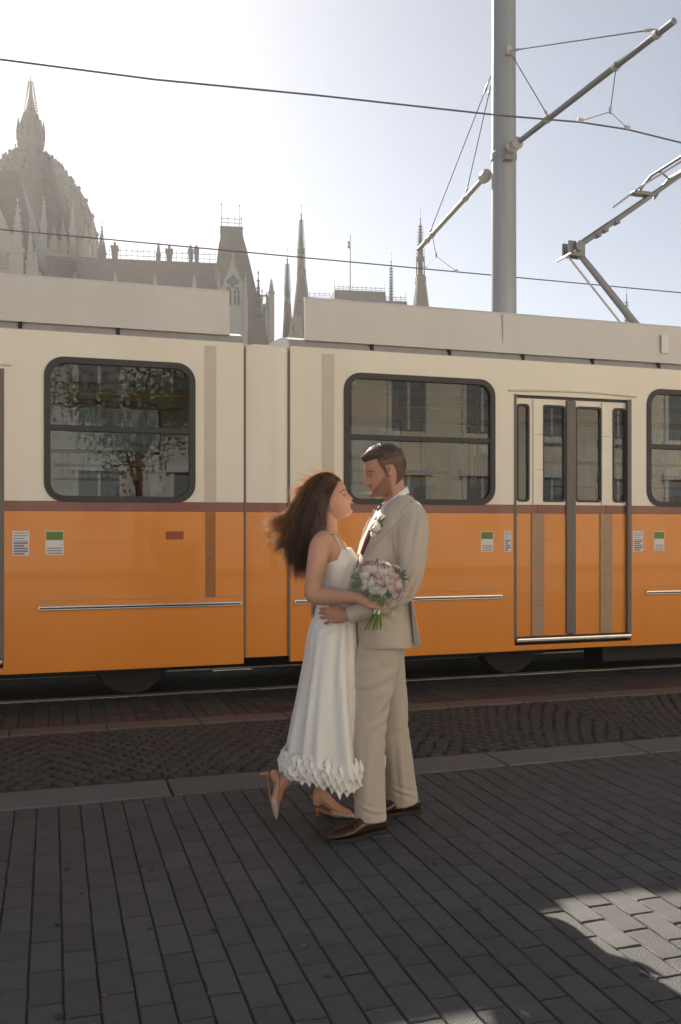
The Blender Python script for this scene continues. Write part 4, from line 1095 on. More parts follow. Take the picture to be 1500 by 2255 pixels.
def cap_mesh(T_, H, o, f, u, inside, thick, nh=130, na=180, seed=1):
    s_ = u.cross(f); V = {}; b = MB(); r = random.Random(seed)
    vs = []; idx = {}
    def vert(i, k, lay):
        key = (i, k % na, lay)
        if key not in idx:
            h = .10 + .897 * i / nh; a = 2 * math.pi * (k % na) / na
            g = thick(h, a) * (1 + .12 * noise.noise(Vector((h * 14, math.cos(a) * 5, math.sin(a) * 5 + seed)))) if lay else -.01
            p = head_point(T_, h, a, g); idx[key] = len(vs); vs.append(o + f * (p.x * H) + s_ * (p.y * H) + u * (p.z * H))
        return idx[key]
    cells = {(i, k) for i in range(nh) for k in range(na) if inside(.10 + .897 * (i + .5) / nh, 2 * math.pi * (k + .5) / na)}
    fs = []
    for i, k in cells:
        q = [(i, k), (i, k + 1), (i + 1, k + 1), (i + 1, k)]
        fs.append([vert(*c, 1) for c in q]); fs.append([vert(*c, 0) for c in q][::-1])
        for (di, dk, a_, b_) in ((-1, 0, 0, 1), (0, 1, 1, 2), (1, 0, 2, 3), (0, -1, 3, 0)):
            if (i + di, (k + dk) % na) not in cells: fs.append([vert(*q[b_], 1), vert(*q[a_], 1), vert(*q[a_], 0), vert(*q[b_], 0)])
    fs.append([vert(nh, k, 1) for k in range(na)]) if (nh - 1, 0) in cells else None
    return b.add(vs, fs)
def strands(name, m, parent, curves, r0=.0009):
    vs = []; fs = []; base = 0; ang = [0, 2.0944, 4.1888]
    for pts in curves:
        A = np.array([tuple(p) for p in pts]); n = len(A)
        T_ = np.gradient(A, axis=0); T_ /= (np.linalg.norm(T_, axis=1, keepdims=True) + 1e-9)
        U_ = np.cross(T_, (0, .97, .24)); U_ /= (np.linalg.norm(U_, axis=1, keepdims=True) + 1e-9); V_ = np.cross(T_, U_)
        t = np.arange(n) / (n - 1); rr = r0 * (1 - .85 * np.clip((t - .35) / .65, 0, 1))
        P3 = np.stack([A + (U_ * math.cos(a) + V_ * math.sin(a)) * rr[:, None] for a in ang], 1).reshape(-1, 3)
        vs.append(P3); i = np.arange(n - 1)[:, None] * 3 + base
        for k in range(3):
            k2 = (k + 1) % 3; fs.append(np.concatenate([i + k, i + k2, i + 3 + k2, i + 3 + k], 1))
        base += n * 3
    vs = np.concatenate(vs); fs = np.concatenate(fs)
    me = bpy.data.meshes.new(name); me.vertices.add(len(vs)); me.vertices.foreach_set('co', vs.ravel())
    me.loops.add(fs.size); me.loops.foreach_set('vertex_index', fs.ravel().astype(np.int32))
    me.polygons.add(len(fs)); me.polygons.foreach_set('loop_start', np.arange(0, fs.size, 4, dtype=np.int32)); me.polygons.foreach_set('use_smooth', [True] * len(fs))
    me.update(calc_edges=True); me.materials.append(m)
    o = bpy.data.objects.new(name, me); C.objects.link(o); o.parent = parent; o['kind'] = 'stuff'; return o
def ball(b, c, r_, n=8, sq=(1, 1, 1)):
    return b.rings([[Vector(c) + Vector((math.cos(2 * math.pi * k / n) * math.sin(t) * r_ * sq[0], math.sin(2 * math.pi * k / n) * math.sin(t) * r_ * sq[1], math.cos(t) * r_ * sq[2])) for k in range(n)] for t in [math.pi * (i + .02) / (n // 2 + 1.04 - 1) if i else .02 for i in range(n // 2)] + [math.pi - .02]])
def finger(b, pts, r0=.0085, r1=.0065):
    n = len(pts); limb(b, [(p, r0 + (r1 - r0) * i / (n - 1)) for i, p in enumerate(pts)], 4, 8)
def shoe(name, heel, toe, wid, m, sole_m, parent, top=.075, sole=.016, heelh=.024):
    d = (toe - heel); L_ = d.length; d.normalize(); s_ = Vector((-d.y, d.x, 0)); z = Vector((0, 0, 1))
    prof = [(0, .30, .55), (.03, .40, .85), (.12, .46, 1.0), (.25, .46, 1.0), (.36, .47, .98), (.48, .55, .92), (.60, .66, .68), (.72, .72, .55), (.84, .66, .46), (.93, .48, .36), (.985, .24, .24), (1, .08, .14)]
    b = MB(); rings = []
    for t, w_, h_ in cat(prof, 4):
        c = heel + d * (L_ * t); r_ = []
        for k in range(20):
            a = 2 * math.pi * k / 20; ca, sa = math.cos(a), math.sin(a)
            hh = h_ * top
            r_.append(c + s_ * (wid * w_ * .68 * math.copysign(abs(ca) ** .8, ca) * (1 if sa < .3 else 1 - .35 * (sa - .3))) + z * (sole + max(-.004, hh * (.5 + .5 * sa) * 1.0)))
        rings.append(r_)
    b.rings(rings); o = b.build(name, m, parent, smooth=True)
    sb = MB(); out = []
    for t, w_, h_ in cat(prof, 4): out.append((heel + d * (L_ * (t * 1.015 - .006)), wid * w_ * .70 + .004))
    ring_b = [c + s_ * w_ for c, w_ in out] + [c - s_ * w_ for c, w_ in out[::-1]]
    sb.add([p + z * .003 for p in ring_b] + [p + z * (sole + .003) for p in ring_b], [tuple(range(len(ring_b)))[::-1], tuple(range(len(ring_b), 2 * len(ring_b)))] + [(i, (i + 1) % len(ring_b), len(ring_b) + (i + 1) % len(ring_b), len(ring_b) + i) for i in range(len(ring_b))])
    sb.build('sole', sole_m, o)
    if heelh:
        hb = MB(); k = len(out) // 4; rb = [c + s_ * w_ * 1.0 for c, w_ in out[:k]] + [c - s_ * w_ for c, w_ in out[:k][::-1]]
        hb.add([p + z * .001 for p in rb] + [p + z * .0035 for p in rb], [tuple(range(len(rb)))[::-1], tuple(range(len(rb), 2 * len(rb)))] + [(i, (i + 1) % len(rb), len(rb) + (i + 1) % len(rb), len(rb) + i) for i in range(len(rb))])
        hb.build('heel', sole_m, o)
    return o, d, s_, L_
def face_bits(T_, H, W, root, body, side, brow_m, skin, gaze=-.2, lash=.0012):
    o0 = W(0, 0, 0); f = (W(1, 0, 0) - o0).normalized(); sv = (W(0, 1, 0) - o0).normalized(); u = (W(0, 0, 1) - o0).normalized()
    for s_ in (-1, 1):
        c = W(.288, s_ * .118, -.028)
        e = MB(); ball(e, (0, 0, 0), .0112, 16); e.v = [tuple(Vector(v) + c) for v in e.v]
        eo = e.build('eye', M['eyew'], root, smooth=True)
        g = (f + u * gaze + sv * s_ * .10).normalized(); i_ = MB()
        e1 = g.orthogonal().normalized(); e2 = g.cross(e1)
        i_.rings([[c + g * (.0112 * math.cos(t) + .0006) + (e1 * math.cos(2 * math.pi * k / 16) + e2 * math.sin(2 * math.pi * k / 16)) * (.0112 * math.sin(t)) for k in range(16)] for t in (.50, .35, .18, .02)])
        i_.build('iris', M['iris'], eo, smooth=True)
        for nm, a0, a1 in (('upper_eyelid', 0, 88), ('lower_eyelid', -88, -20)):
            b = MB(); g0 = []
            for i in range(9):
                t = R(a0 + (a1 - a0) * i / 8); row = []
                for k in range(17):
                    p = R(-105 + 210 * k / 16); sq = max(0, math.cos(p)) ** .5
                    tt = t * sq if abs(math.degrees(t)) < 40 else t
                    d = f * (math.cos(tt) * math.cos(p)) + sv * (math.sin(p)) * math.cos(tt) + u * math.sin(tt)
                    row.append(c + d.normalized() * .0124)
                g0 += row
            b.add(g0, [(i * 17 + k, i * 17 + k + 1, i * 17 + k + 18, i * 17 + k + 17) for i in range(8) for k in range(16)])
            lo = b.build(nm, skin, eo, smooth=True, fix=False)
            if nm[0] == 'u':
                MB().tube([Vector(v) + f * .0006 for v in g0[1:16]], [lash * .4] * 3 + [lash] * 9 + [lash * .4] * 3, 5).build('lashes', M['lash'], eo)
        bb = MB(); r = random.Random(5 + s_)
        pts = []
        for yy, hh in ((.07, .550), (.11, .566), (.16, .572), (.205, .560), (.235, .545)):
            best = None
            for k in range(90):
                p = head_point(T_, hh, R(k), .004)
                if best is None or abs(p.y - yy) < abs(best.y - yy): best = p
            pts.append(W(best.x, s_ * best.y, best.z))
        q = cat([tuple(p) for p in pts], 7); dr = (pts[-1] - pts[0]).normalized()
        for p in q:
            for _ in range(3):
                a = Vector(p) + Vector((r.uniform(-.001, .001), 0, r.uniform(-.0016, .0016))); d = (dr + u * r.uniform(-.1, .4)).normalized() * .006
                bb.tube([a, a + d * .6, a + d], [.0005, .0005, .0002], 3)
        bb.build('eyebrow', brow_m, root)
# ------------------------------------------------------------------ the man
Mn = Fig('person', 'man in beige suit with brown tie holding the woman by her waist', 'person', 850, 4.42, 'couple embracing in front of the tram')
mr = Mn.root; DM = 4.42
def axes(pitch, side, roll=0.0, turn=-.05):
    f = Vector((side * math.cos(R(pitch)), turn, math.sin(R(pitch)))).normalized()
    u = Vector((-side * math.sin(R(pitch)), roll, math.cos(R(pitch)))); u = (u - f * u.dot(f)).normalized(); return f, u
HM = .241; om = Mn(848, 1039, DM); fm_, um = axes(-13, -1)
b = MB(); Wm = head_mesh(b, HP['m'], HM, om, fm_, um)
V = Mn
limb(b, [(V(863, 1052, DM), .054, .054), (V(867, 1078, DM), .055, .056), (V(872, 1105, DM), .058, .060), (V(880, 1125, DM), .060, .075)], 4, 20)
slab(b, [(1112, 852, 900, .08), (1135, 842, 912, .15), (1180, 825, 918, .165), (1250, 810, 905, .155), (1330, 806, 890, .14), (1400, 804, 880, .14), (1435, 806, 870, .12)], V, DM, 4, 24)
# legs inside the trousers
limb(b, [(V(838, 1420, 4.35), .08), (V(815, 1610, 4.34), .055), (V(817, 1790, 4.32), .040), (V(812, 1818, 4.30), .029)], 4, 12)
limb(b, [(V(852, 1420, 4.50), .08), (V(866, 1600, 4.58), .055), (V(888, 1760, 4.62), .040), (V(886, 1777, 4.61), .029)], 4, 12)
# arms inside the sleeves, hands out of the cuffs
limb(b, [(V(898, 1155, 4.30), .042), (V(911, 1220, 4.20), .040), (V(896, 1292, 4.19), .036), (V(840, 1330, 4.17), .032), (V(782, 1352, 4.18), .027), (V(768, 1354, 4.19), .027, .021)], 4, 12)
limb(b, [(V(768, 1354, 4.19), .026, .020), (V(752, 1356, 4.20), .034, .017), (V(737, 1356, 4.212), .037, .014), (V(728, 1356, 4.22), .034, .012)], 4, 14)
kn = [(733, 1343), (730, 1350), (731, 1359), (735, 1367)]; tp = [(706, 1341), (704, 1350), (706, 1360), (716, 1372)]
for i, ((kx, ky), (tx, ty)) in enumerate(zip(kn, tp)):
    finger(b, [V(kx + 6, ky, 4.208), V(kx - 3, ky, 4.214), V((kx + tx) / 2 - 1, (ky + ty) / 2 - 1, 4.222), V(tx + 5, ty, 4.245), V(tx, ty, 4.268)], .0092, .0074)
finger(b, [V(762, 1348, 4.215), V(748, 1338, 4.215), V(736, 1334, 4.222), V(727, 1335, 4.235)], .0105, .0085)
limb(b, [(V(890, 1155, 4.56), .042), (V(868, 1230, 4.66), .042), (V(835, 1300, 4.67), .036), (V(770, 1335, 4.66), .030), (V(735, 1342, 4.64), .026), (V(722, 1345, 4.62), .028, .015), (V(710, 1346, 4.60), .026, .012)], 4, 12)
for i in range(4): finger(b, [V(706, 1334 + i * 7, 4.59), V(693, 1334 + i * 7, 4.53), V(688, 1334 + i * 7, 4.46), V(688.5 + i * .3, 1334 + i * 7, 4.405)], .008, .007)
body = solid(b, 'body', M['skin_m'], mr, .0031, 1)
# stubble is a darker colour of the skin where the beard grows
me = body.data; at = me.color_attributes.new('beard', 'FLOAT_COLOR', 'POINT'); vals = np.zeros(len(me.vertices) * 4)
sm_ = um.cross(fm_)
for i, v in enumerate(me.vertices):
    q = v.co - om; x, y, h = q.dot(fm_) / HM, q.dot(sm_) / HM, q.dot(um) / HM + .5
    k = 0
    if -.12 < h < .56 and x > -.08:
        line = .47 - .25 * max(0, min(1, (x - .02) / .30))
        k = max(0, min(1, (line - h) / .06)) * max(0, min(1, (x + .07) / .07))
        if x < .06 and h > .44: k = max(0, min(1, (x + .05) / .03)) * max(0, min(1, (.07 - x) / .03))
        if x > .29 and .25 < h < .315: k = max(k, max(0, min(1, (.16 - abs(y)) / .05)))
        if x > .30 and .18 < h < .25 and abs(y) < .085: k *= .15
        if h < .02: k *= max(0, 1 + (h - .02) / .10)
        k *= .58 + .22 * noise.noise(v.co * 170)
    vals[i * 4:i * 4 + 4] = (k, k, k, 1)
at.data.foreach_set('color', vals)
mb_ = M['skin_m']; n_ = mb_.node_tree; bs = n_.nodes['Principled BSDF']; src = bs.inputs['Base Color'].links[0].from_socket
ca_ = n_.nodes.new('ShaderNodeAttribute'); ca_.attribute_name = 'beard'
mx = n_.nodes.new('ShaderNodeMix'); mx.data_type = 'RGBA'; n_.links.new(ca_.outputs['Fac'], mx.inputs[0]); n_.links.new(src, mx.inputs[6]); mx.inputs[7].default_value = (.095, .045, .028, 1); n_.links.new(mx.outputs[2], bs.inputs['Base Color'])
face_bits(HP['m'], HM, Wm, mr, body, -1, M['hair_m'], M['skin_lid'], -.45)
lp = MB().tube([Wm(.352 - 1.6 * y * y, y, -.5 + .222 + .02 * abs(y)) for y in (-.10, -.06, -.02, .02, .06, .10)], [.0008, .0022, .003, .003, .0022, .0008], 8).build('lips', M['lip'], mr)
# hair: clipped sides, longer top
def man_region(h, a):
    ca = math.cos(a)
    if h > .80: return True
    fr = math.degrees(math.acos(max(-1, min(1, ca))))       # 0 = forehead, 180 = nape
    if fr < 62: return h > .775
    if fr < 66: return h > .775 - (fr - 62) / 4 * .12
    if fr < 76: return h > .655 - (fr - 66) / 10 * .22
    if fr < 92: return h > .605
    if fr < 114: return h > .605 - (fr - 92) / 22 * .36
    return h > .19
def man_thick(h, a):
    ca = math.cos(a); t = max(0, min(1, (h - .68) / .16)); t = t * t * (3 - 2 * t)
    e = 1 if ca < .2 else max(.25, min(1, (h - .765) / .05))
    return (.012 + .062 * t * (1 + .22 * max(0, ca)) + (.012 if h > .5 else 0)) * e
b = cap_mesh(HP['m'], HM, om, fm_, um, lambda h, a: man_region(h, a) and h < .70, lambda h, a: .012 + .02 * max(0, (h - .5) / .2), seed=3)
b.build('hair_sides', M['hair_fade'], mr, smooth=True)
b = cap_mesh(HP['m'], HM, om, fm_, um, lambda h, a: man_region(h, a) and h > .67, man_thick, seed=4)
hr = b.build('hair', M['hair_m'], mr, smooth=True)
cs = []; r = random.Random(11)
for i in range(2600):
    h = r.uniform(.60, .985); a = r.uniform(0, 2 * math.pi)
    if not man_region(h, a): continue
    g = man_thick(h, a) * .85; p = Wm(*(lambda q: (q.x, q.y, q.z))(head_point(HP['m'], h, a, g)))
    p2 = Wm(*(lambda q: (q.x, q.y, q.z))(head_point(HP['m'], h, a, g + .05))); n = (p2 - p).normalized()
    L_ = .004 + .014 * max(0, min(1, (h - .70) / .2)); d = (n * .45 + um * .35 + fm_ * (.25 + .5 * (h > .8)) + Vector((r.gauss(0, .3), r.gauss(0, .3), r.gauss(0, .15)))).normalized()
    cs.append([p, p + d * L_ * .5, p + (d * .75 + fm_ * .25 * (h > .8) - um * .1).normalized() * L_])
for i in range(5200):
    h = r.uniform(.18, .72); a = r.uniform(R(60), R(300))
    if not man_region(h, a): continue
    if r.random() > (.35 + .65 * max(0, (h - .45) / .25)): continue
    p = Wm(*head_point(HP['m'], h, a, .010)); p2 = Wm(*head_point(HP['m'], h, a, .06)); n = (p2 - p).normalized()
    d = (n * .35 - um * .8 - fm_ * .35 + Vector((r.gauss(0, .15), r.gauss(0, .15), r.gauss(0, .1)))).normalized(); L_ = .004 + .006 * max(0, (h - .45) / .25)
    cs.append([p, p + d * L_ * .5, p + d * L_])
strands('hair_strands', M['hair_m'], hr, cs, .0006)
# shirt, collar and tie
b = MB(); slab(b, [(1104, 846, 905, .095), (1118, 833, 915, .13), (1135, 823, 918, .17), (1165, 808, 920, .175), (1200, 796, 918, .17), (1240, 792, 910, .165), (1300, 792, 900, .16), (1400, 795, 898, .17)], V, DM, 4, 30, e=2.1)
shirt = solid(b, 'shirt', M['shirt'], mr, .005, 2)
b = MB(); rings = []
for k in range(28):
    a = 2 * math.pi * k / 28; cx, cy = math.cos(a), math.sin(a)
    t = (1 + cx) / 2                          # 0 at the throat, 1 at the nape
    lo = V(846 + 56 * t, 1118 - 33 * t, DM) ; hi = V(846 + 51 * t, 1109 - 37 * t, DM)
    off = Vector((0, cy * .064 * (1 - .12 * abs(cx)), 0)); sq = Vector((math.copysign(0, cx), 0, 0))
    rings.append([lo + off * 1.08, hi + off, hi + off * .93 + Vector((.002 if cx < 0 else -.002, 0, .001)), lo + off * .95])
b.rings(rings, cap=False, closed=True); b.build('collar', M['shirt'], shirt, smooth=True)
b = MB(); limb(b, [(V(843, 1116, 4.385), .015, .017), (V(838, 1123, 4.375), .018, .024), (V(835, 1131, 4.37), .011, .018)], 3, 12)
limb(b, [(V(835, 1129, 4.375), .010, .022), (V(823, 1153, 4.345), .011, .034), (V(809, 1185, 4.335), .011, .042), (V(798, 1215, 4.35), .010, .044)], 4, 14)
b.build('tie', M['tie'], mr, smooth=True)
# jacket
def jfold(co, no):
    F_ = lambda x, y, d: tuple(V(x, y, d))
    co = fold(co, no, F_(893, 1300, 4.16), (-.5, 0, -1), .034, .006, .10, .045, .4)
    co = fold(co, no, F_(870, 1322, 4.14), (-1, 0, -.35), .030, .0045, .07, .035, 1.4)
    co = fold(co, no, F_(868, 1200, 4.2), (.1, 0, -1), .05, .005, .12, .03, 1.0)
    co = fold(co, no, F_(925, 1180, 4.2), (-.2, 0, -1), .045, .004, .12, .06, 2.0)
    co = fold(co, no, F_(840, 1345, 4.22), (-.7, 0, .4), .055, .004, .09, .06, .5)
    co = fold(co, no, F_(900, 1370, 4.25), (.1, 0, 1), .06, .004, .12, .05, .9)
    return lump(co, no, .0035, (9, 9, 6), 3.0)
b = MB()
slab(b, [(1092, 872, 904, .070), (1101, 858, 915, .105), (1112, 846, 927, .155), (1128, 834, 937, .195), (1155, 818, 943, .212), (1190, 803, 944, .210), (1230, 789, 934, .195), (1290, 785, 917, .182), (1340, 783, 909, .178), (1380, 784, 915, .190), (1418, 786, 921, .198)], V, DM, 5, 44, e=2.35)
limb(b, [(V(898, 1138, 4.27), .062, .050), (V(908, 1165, 4.225), .074, .056), (V(911, 1200, 4.20), .070, .054), (V(908, 1250, 4.185), .062, .050), (V(893, 1295, 4.175), .059, .048), (V(862, 1317, 4.165), .055, .046), (V(825, 1334, 4.165), .049, .042), (V(785, 1350, 4.175), .043, .038), (V(766, 1355, 4.18), .041, .037)], 5, 20, True)
limb(b, [(V(888, 1140, 4.585), .062, .05), (V(872, 1200, 4.62), .062, .05), (V(850, 1270, 4.65), .058, .048), (V(810, 1315, 4.66), .050, .044), (V(760, 1338, 4.65), .042, .038)], 5, 16)
jk = solid(b, 'jacket', M['suit'], mr, .0055, 3, jfold)
# open the cuff: a dark rim just inside, hem edge
Tj = bvh(jk)
lap = MB(); lap_poly = [(893, 1081), (905, 1086), (911, 1098), (897, 1113), (882, 1131), (887, 1136), (874, 1150), (857, 1168), (838, 1187), (820, 1203), (813, 1206), (818, 1190), (828, 1165), (838, 1142), (852, 1122), (872, 1099)]
lo_ = drape(Mn, Tj, lap_poly, .006, .005).build('lapel', M['suit'], jk, smooth=False); auto_smooth(lo_, 40)
ed = MB()
for a_, c_ in (((897, 1113), (882, 1131)), ((882, 1131), (889, 1137))):
    pts = [];
    for k in range(6):
        x = a_[0] + (c_[0] - a_[0]) * k / 5; y = a_[1] + (c_[1] - a_[1]) * k / 5
        org = -Mn.b + Vector((0, 0, EYE)); d = (P(x, y, 4) - Mn.b - org).normalized(); l, n, _, _ = Tj.ray_cast(org, d)
        if l: pts.append(l + n * .0065)
    if len(pts) > 1: ed.tube(pts, .0012, 5)
ed.build('notch_seam', M['suit_in'], jk)
# far lapel showing beyond the tie
far = MB(); fp_ = [(822, 1122, 4.50), (812, 1140, 4.52), (801, 1165, 4.53), (792, 1195, 4.52), (786, 1222, 4.49), (794, 1218, 4.44), (806, 1185, 4.45), (818, 1150, 4.46), (830, 1128, 4.47)]
vv = [V(*p) for p in fp_]; c_ = sum(vv, Vector()) / len(vv)
far.add(vv + [v + Vector((.004, .010, 0)) for v in vv], [tuple(range(len(vv))), tuple(range(len(vv), 2 * len(vv)))[::-1]] + [(i, (i + 1) % len(vv), len(vv) + (i + 1) % len(vv), len(vv) + i) for i in range(len(vv))])
far.build('far_lapel', M['suit'], jk)
def on_jacket(x, y, off=.003, T_=None):
    org = -Mn.b + Vector((0, 0, EYE)); d = (P(x, y, 4) - Mn.b - org).normalized(); l, n, _, _ = (T_ or Tj).ray_cast(org, d)
    if l is None: l, n, _, _ = (T_ or Tj).find_nearest(org + d * 4.25)
    return l + n * off, n
def button(x, y, r_, parent, m='button'):
    c, n = on_jacket(x, y, .002); q = n.to_track_quat('Z', 'Y').to_matrix()
    bb = MB().lathe([(r_ * .4, 0), (r_, .0005), (r_, .0025), (r_ * .75, .003), (r_ * .7, .002), (.0005, .002)], n=14); bb.v = [tuple(q @ Vector(v) + c) for v in bb.v]
    return bb.build('button', M[m], parent, smooth=False)
button(818, 1203, .0085, jk)
for i in range(4): button(793.5 + i * 5.2, 1357.0 - i * 2.6, .0058, jk)
# shoulder seam / sleeve head
pts = []
for x, y in ((893, 1113), (880, 1128), (868, 1150), (864, 1175), (866, 1205), (872, 1228)):
    pts.append(on_jacket(x, y, .0008)[0])
MB().tube([Vector(c) for c in cat([tuple(p) for p in pts], 5)], .0014, 5).build('sleeve_seam', M['suit_in'], jk)
# back vent flap hanging away from the seat
b = MB(); rings = []
for t in range(9):
    k = t / 8; y = 1322 + 97 * k
    xa = 904 + 8 * k; xb = 909 + 19 * k
    rings.append([V(xa, y, 4.27), V(xb - 2, y, 4.265 - .02 * k), V(xb, y, 4.33), V(xb - 1, y, 4.40), V(xa, y, 4.42), V(xa, y, 4.36)])
b.rings(rings); vf = b.build('vent_flap', M['suit'], jk); auto_smooth(vf, 50)
# trousers
def tfold(co, no):
    F_ = lambda x, y, d: tuple(V(x, y, d))
    co = fold(co, no, F_(835, 1500, 4.25), (-1, 0, -.42), .075, .0048, .12, .085, .2, 1.2)
    co = fold(co, no, F_(842, 1560, 4.25), (-.8, 0, -.75), .060, .0042, .10, .06, 1.0, -1.0)
    co = fold(co, no, F_(832, 1605, 4.25), (-1, 0, -.5), .050, .0030, .07, .05, 2.4)
    co = fold(co, no, F_(812, 1700, 4.24), (-.12, 0, -1), .06, .004, .14, .05, .5)
    co = fold(co, no, F_(815, 1785, 4.24), (-1, 0, .35), .034, .0040, .06, .024, .6, 1.5)
    co = fold(co, no, F_(868, 1610, 4.50), (-.9, 0, -.6), .060, .004, .09, .07, .6)
    co = fold(co, no, F_(885, 1690, 4.53), (.1, 0, -1), .05, .004, .14, .05, .4)
    co = fold(co, no, F_(888, 1745, 4.53), (-1, 0, .4), .034, .004, .06, .03, 0)
    return lump(co, no, .003, (10, 10, 5), 8.0)
b = MB()
slab(b, [(1385, 794, 898, .155), (1420, 790, 892, .165), (1450, 788, 886, .165), (1475, 790, 880, .15)], V, DM, 4, 28, e=2.2)
limb(b, [(V(834, 1430, 4.345), .103, .085), (V(825, 1490, 4.34), .104, .088), (V(818, 1550, 4.34), .090, .082), (V(813, 1610, 4.335), .081, .076), (V(812, 1680, 4.325), .078, .074), (V(814, 1740, 4.315), .076, .073), (V(816.5, 1806, 4.305), .0755, .076)], 5, 24, True)
limb(b, [(V(846, 1430, 4.50), .098, .085), (V(854, 1490, 4.525), .090, .085), (V(862, 1550, 4.55), .083, .080), (V(866, 1610, 4.57), .077, .075), (V(877, 1690, 4.60), .079, .074), (V(887, 1767, 4.62), .081, .075)], 5, 24, True)
tz = solid(b, 'trousers', M['suit'], mr, .0055, 3, tfold)
# shoes
def loafer(heel, toe):
    o, d, s_, L_ = shoe('shoe', heel, toe, .100, M['loafer'], M['sole'], mr, top=.074)
    z = Vector((0, 0, 1)); q = MB()
    q.tube([heel + d * (L_ * .60) + s_ * k * .038 + z * (.072 - abs(k) ** 2 * .022) for k in (-1, -.6, -.2, .2, .6, 1)], [.004, .006, .007, .007, .006, .004], 6); q.build('saddle_strap', M['loafer'], o)
    q = MB(); pts = []
    for k in range(17):
        a = math.pi * k / 16; pts.append(heel + d * (L_ * (.62 + .27 * math.sin(a))) + s_ * math.cos(a) * .034 + z * (.061 - .008 * math.sin(a)))
    q.tube(pts, .0022, 5); q.build('apron_seam', M['loafer'], o)
def flo(F, x, y, d):
    p = P(x, y, d) - F.b; p.z = 0; return p
loafer(flo(Mn, 848, 1830, 4.335), flo(Mn, 722, 1855, 4.165))
loafer(flo(Mn, 924, 1788, 4.63), flo(Mn, 800, 1800, 4.535))
# boutonniere and bouquet
def bloom(name, c, up, rad, ms, parent, seed, layers=5):
    r = random.Random(seed); b1 = MB(); up = Vector(up).normalized(); e1 = up.orthogonal().normalized(); e2 = up.cross(e1)
    for L in range(layers):
        t = L / (layers - 1); n = 3 + L; rL = rad * (.30 + .66 * t); off0 = r.uniform(0, 6.28)
        for k in range(n):
            a0 = off0 + 2 * math.pi * k / n; half = R(66 - 14 * t) * r.uniform(.9, 1.1); rim = R(8 + 52 * t ** 1.4 + r.uniform(-8, 8)); g = []
            for i in range(5):
                u_ = i / 4; th = R(150) * (1 - u_) + rim * u_; rr = rL * (1 + .03 * (k % 3)) * (1 + (.16 * t + .04) * max(0, u_ - .55) / .45)
                for j in range(5):
                    q = (j - 2) / 2; wob = 1 + .05 * math.sin(seed + k * 2.1 + j * 1.7 + L) * u_
                    az = a0 + half * q * math.sin(math.pi * (.25 + .5 * u_)); th2 = th + (q * q) * R(5) * u_
                    rr2 = rr * wob * (1 + .05 * q)
                    g.append(c + up * (math.cos(th2) * rr2 - rad * .1) + (e1 * math.cos(az) + e2 * math.sin(az)) * math.sin(th2) * rr2)
            b1.add(g, [(i * 5 + j, i * 5 + j + 1, i * 5 + j + 6, i * 5 + j + 5) for i in range(4) for j in range(4)])
    return b1.build(name, ms, parent, smooth=True, fix=False)
def leaf(b, base, d, n, L, w_):
    d = Vector(d).normalized(); n = Vector(n); s_ = d.cross(n).normalized(); n = s_.cross(d)
    g = []
    for i in range(6):
        t = i / 5; ww = w_ * math.sin(math.pi * (.06 + .90 * t) ** .9) / 2; c = base + d * L * t + n * (-.12 * L * t * t)
        g += [c - s_ * ww + n * ww * .3, c, c + s_ * ww + n * ww * .3]
    b.add(g, [(i * 3 + j, i * 3 + j + 1, i * 3 + j + 4, i * 3 + j + 3) for i in range(5) for j in range(2)])
Bq = Fig('boutonniere', 'small white rose boutonniere with green leaves pinned on the man\'s lapel', 'flower', 838, 4.2)
off = Mn.b - Bq.b
c, n = on_jacket(836, 1164, .030); c = c + off
bloom('rose', c, n + Vector((-.2, 0, .25)), .027, M['petal_w'], Bq.root, 21)
c2, _ = on_jacket(829, 1179, .022); bloom('bud', c2 + off, n + Vector((-.2, 0, -.3)), .013, M['petal_c'], Bq.root, 22, 3)
for k, (dx, dz) in enumerate(((.6, .8), (.35, 1), (.8, .35), (-.1, -1), (-.5, -.7), (.3, -.8))):
    b = MB(); leaf(b, c - n * .010, (dx, -.15, dz), n, .062 if k < 3 else .032, .018); b.build('leaf', M['leafd'], Bq.root)
cc, _ = on_jacket(822, 1184, .010); MB().tube([c - n * .008, cc + off], .003, 6).build('stem', M['stem'], Bq.root)

DB = 4.07
Bo = Fig('bouquet', 'round bouquet of white and blush pink roses with a white ribbon held between the couple', 'bouquet', 835, DB)
bc = Bo(836, 1288, DB); r = random.Random(5)
spots = [(800, 1262, 'w'), (822, 1250, 'c'), (846, 1254, 'w'), (868, 1262, 'p'), (881, 1283, 'c'), (866, 1290, 'p'), (840, 1276, 'c'), (815, 1280, 'w'), (795, 1285, 'w'), (828, 1298, 'w'), (850, 1308, 'w'), (873, 1305, 'c'), (838, 1262, 'p'), (858, 1275, 'w'), (812, 1300, 'w'), (808, 1248, 'p')]
for i, (x, y, k) in enumerate(spots):
    dx, dz = (x - 836) / 52, (1280 - y) / 42; q = max(0, 1 - .75 * (dx * dx + dz * dz)); dy = -.075 * math.sqrt(q)
    c = Bo(x, y, DB + .03 + dy)
    bloom('rose', c, (dx * .8, -1.0 * math.sqrt(q) - .25, dz * .8 + .25), r.uniform(.028, .034), M['petal_' + k], Bo.root, 30 + i, 6)
for i in range(14):     # the far half
    a = r.uniform(0, 6.28); rr = r.uniform(.2, 1); c = Bo(836 + 44 * rr * math.cos(a), 1278 - 32 * rr * math.sin(a), DB + .08 + r.uniform(0, .05))
    bloom('rose', c, (math.cos(a) * .8, .8, math.sin(a) * .6 + .2), .030, M['petal_' + 'wcp'[i % 3]], Bo.root, 60 + i, 4)
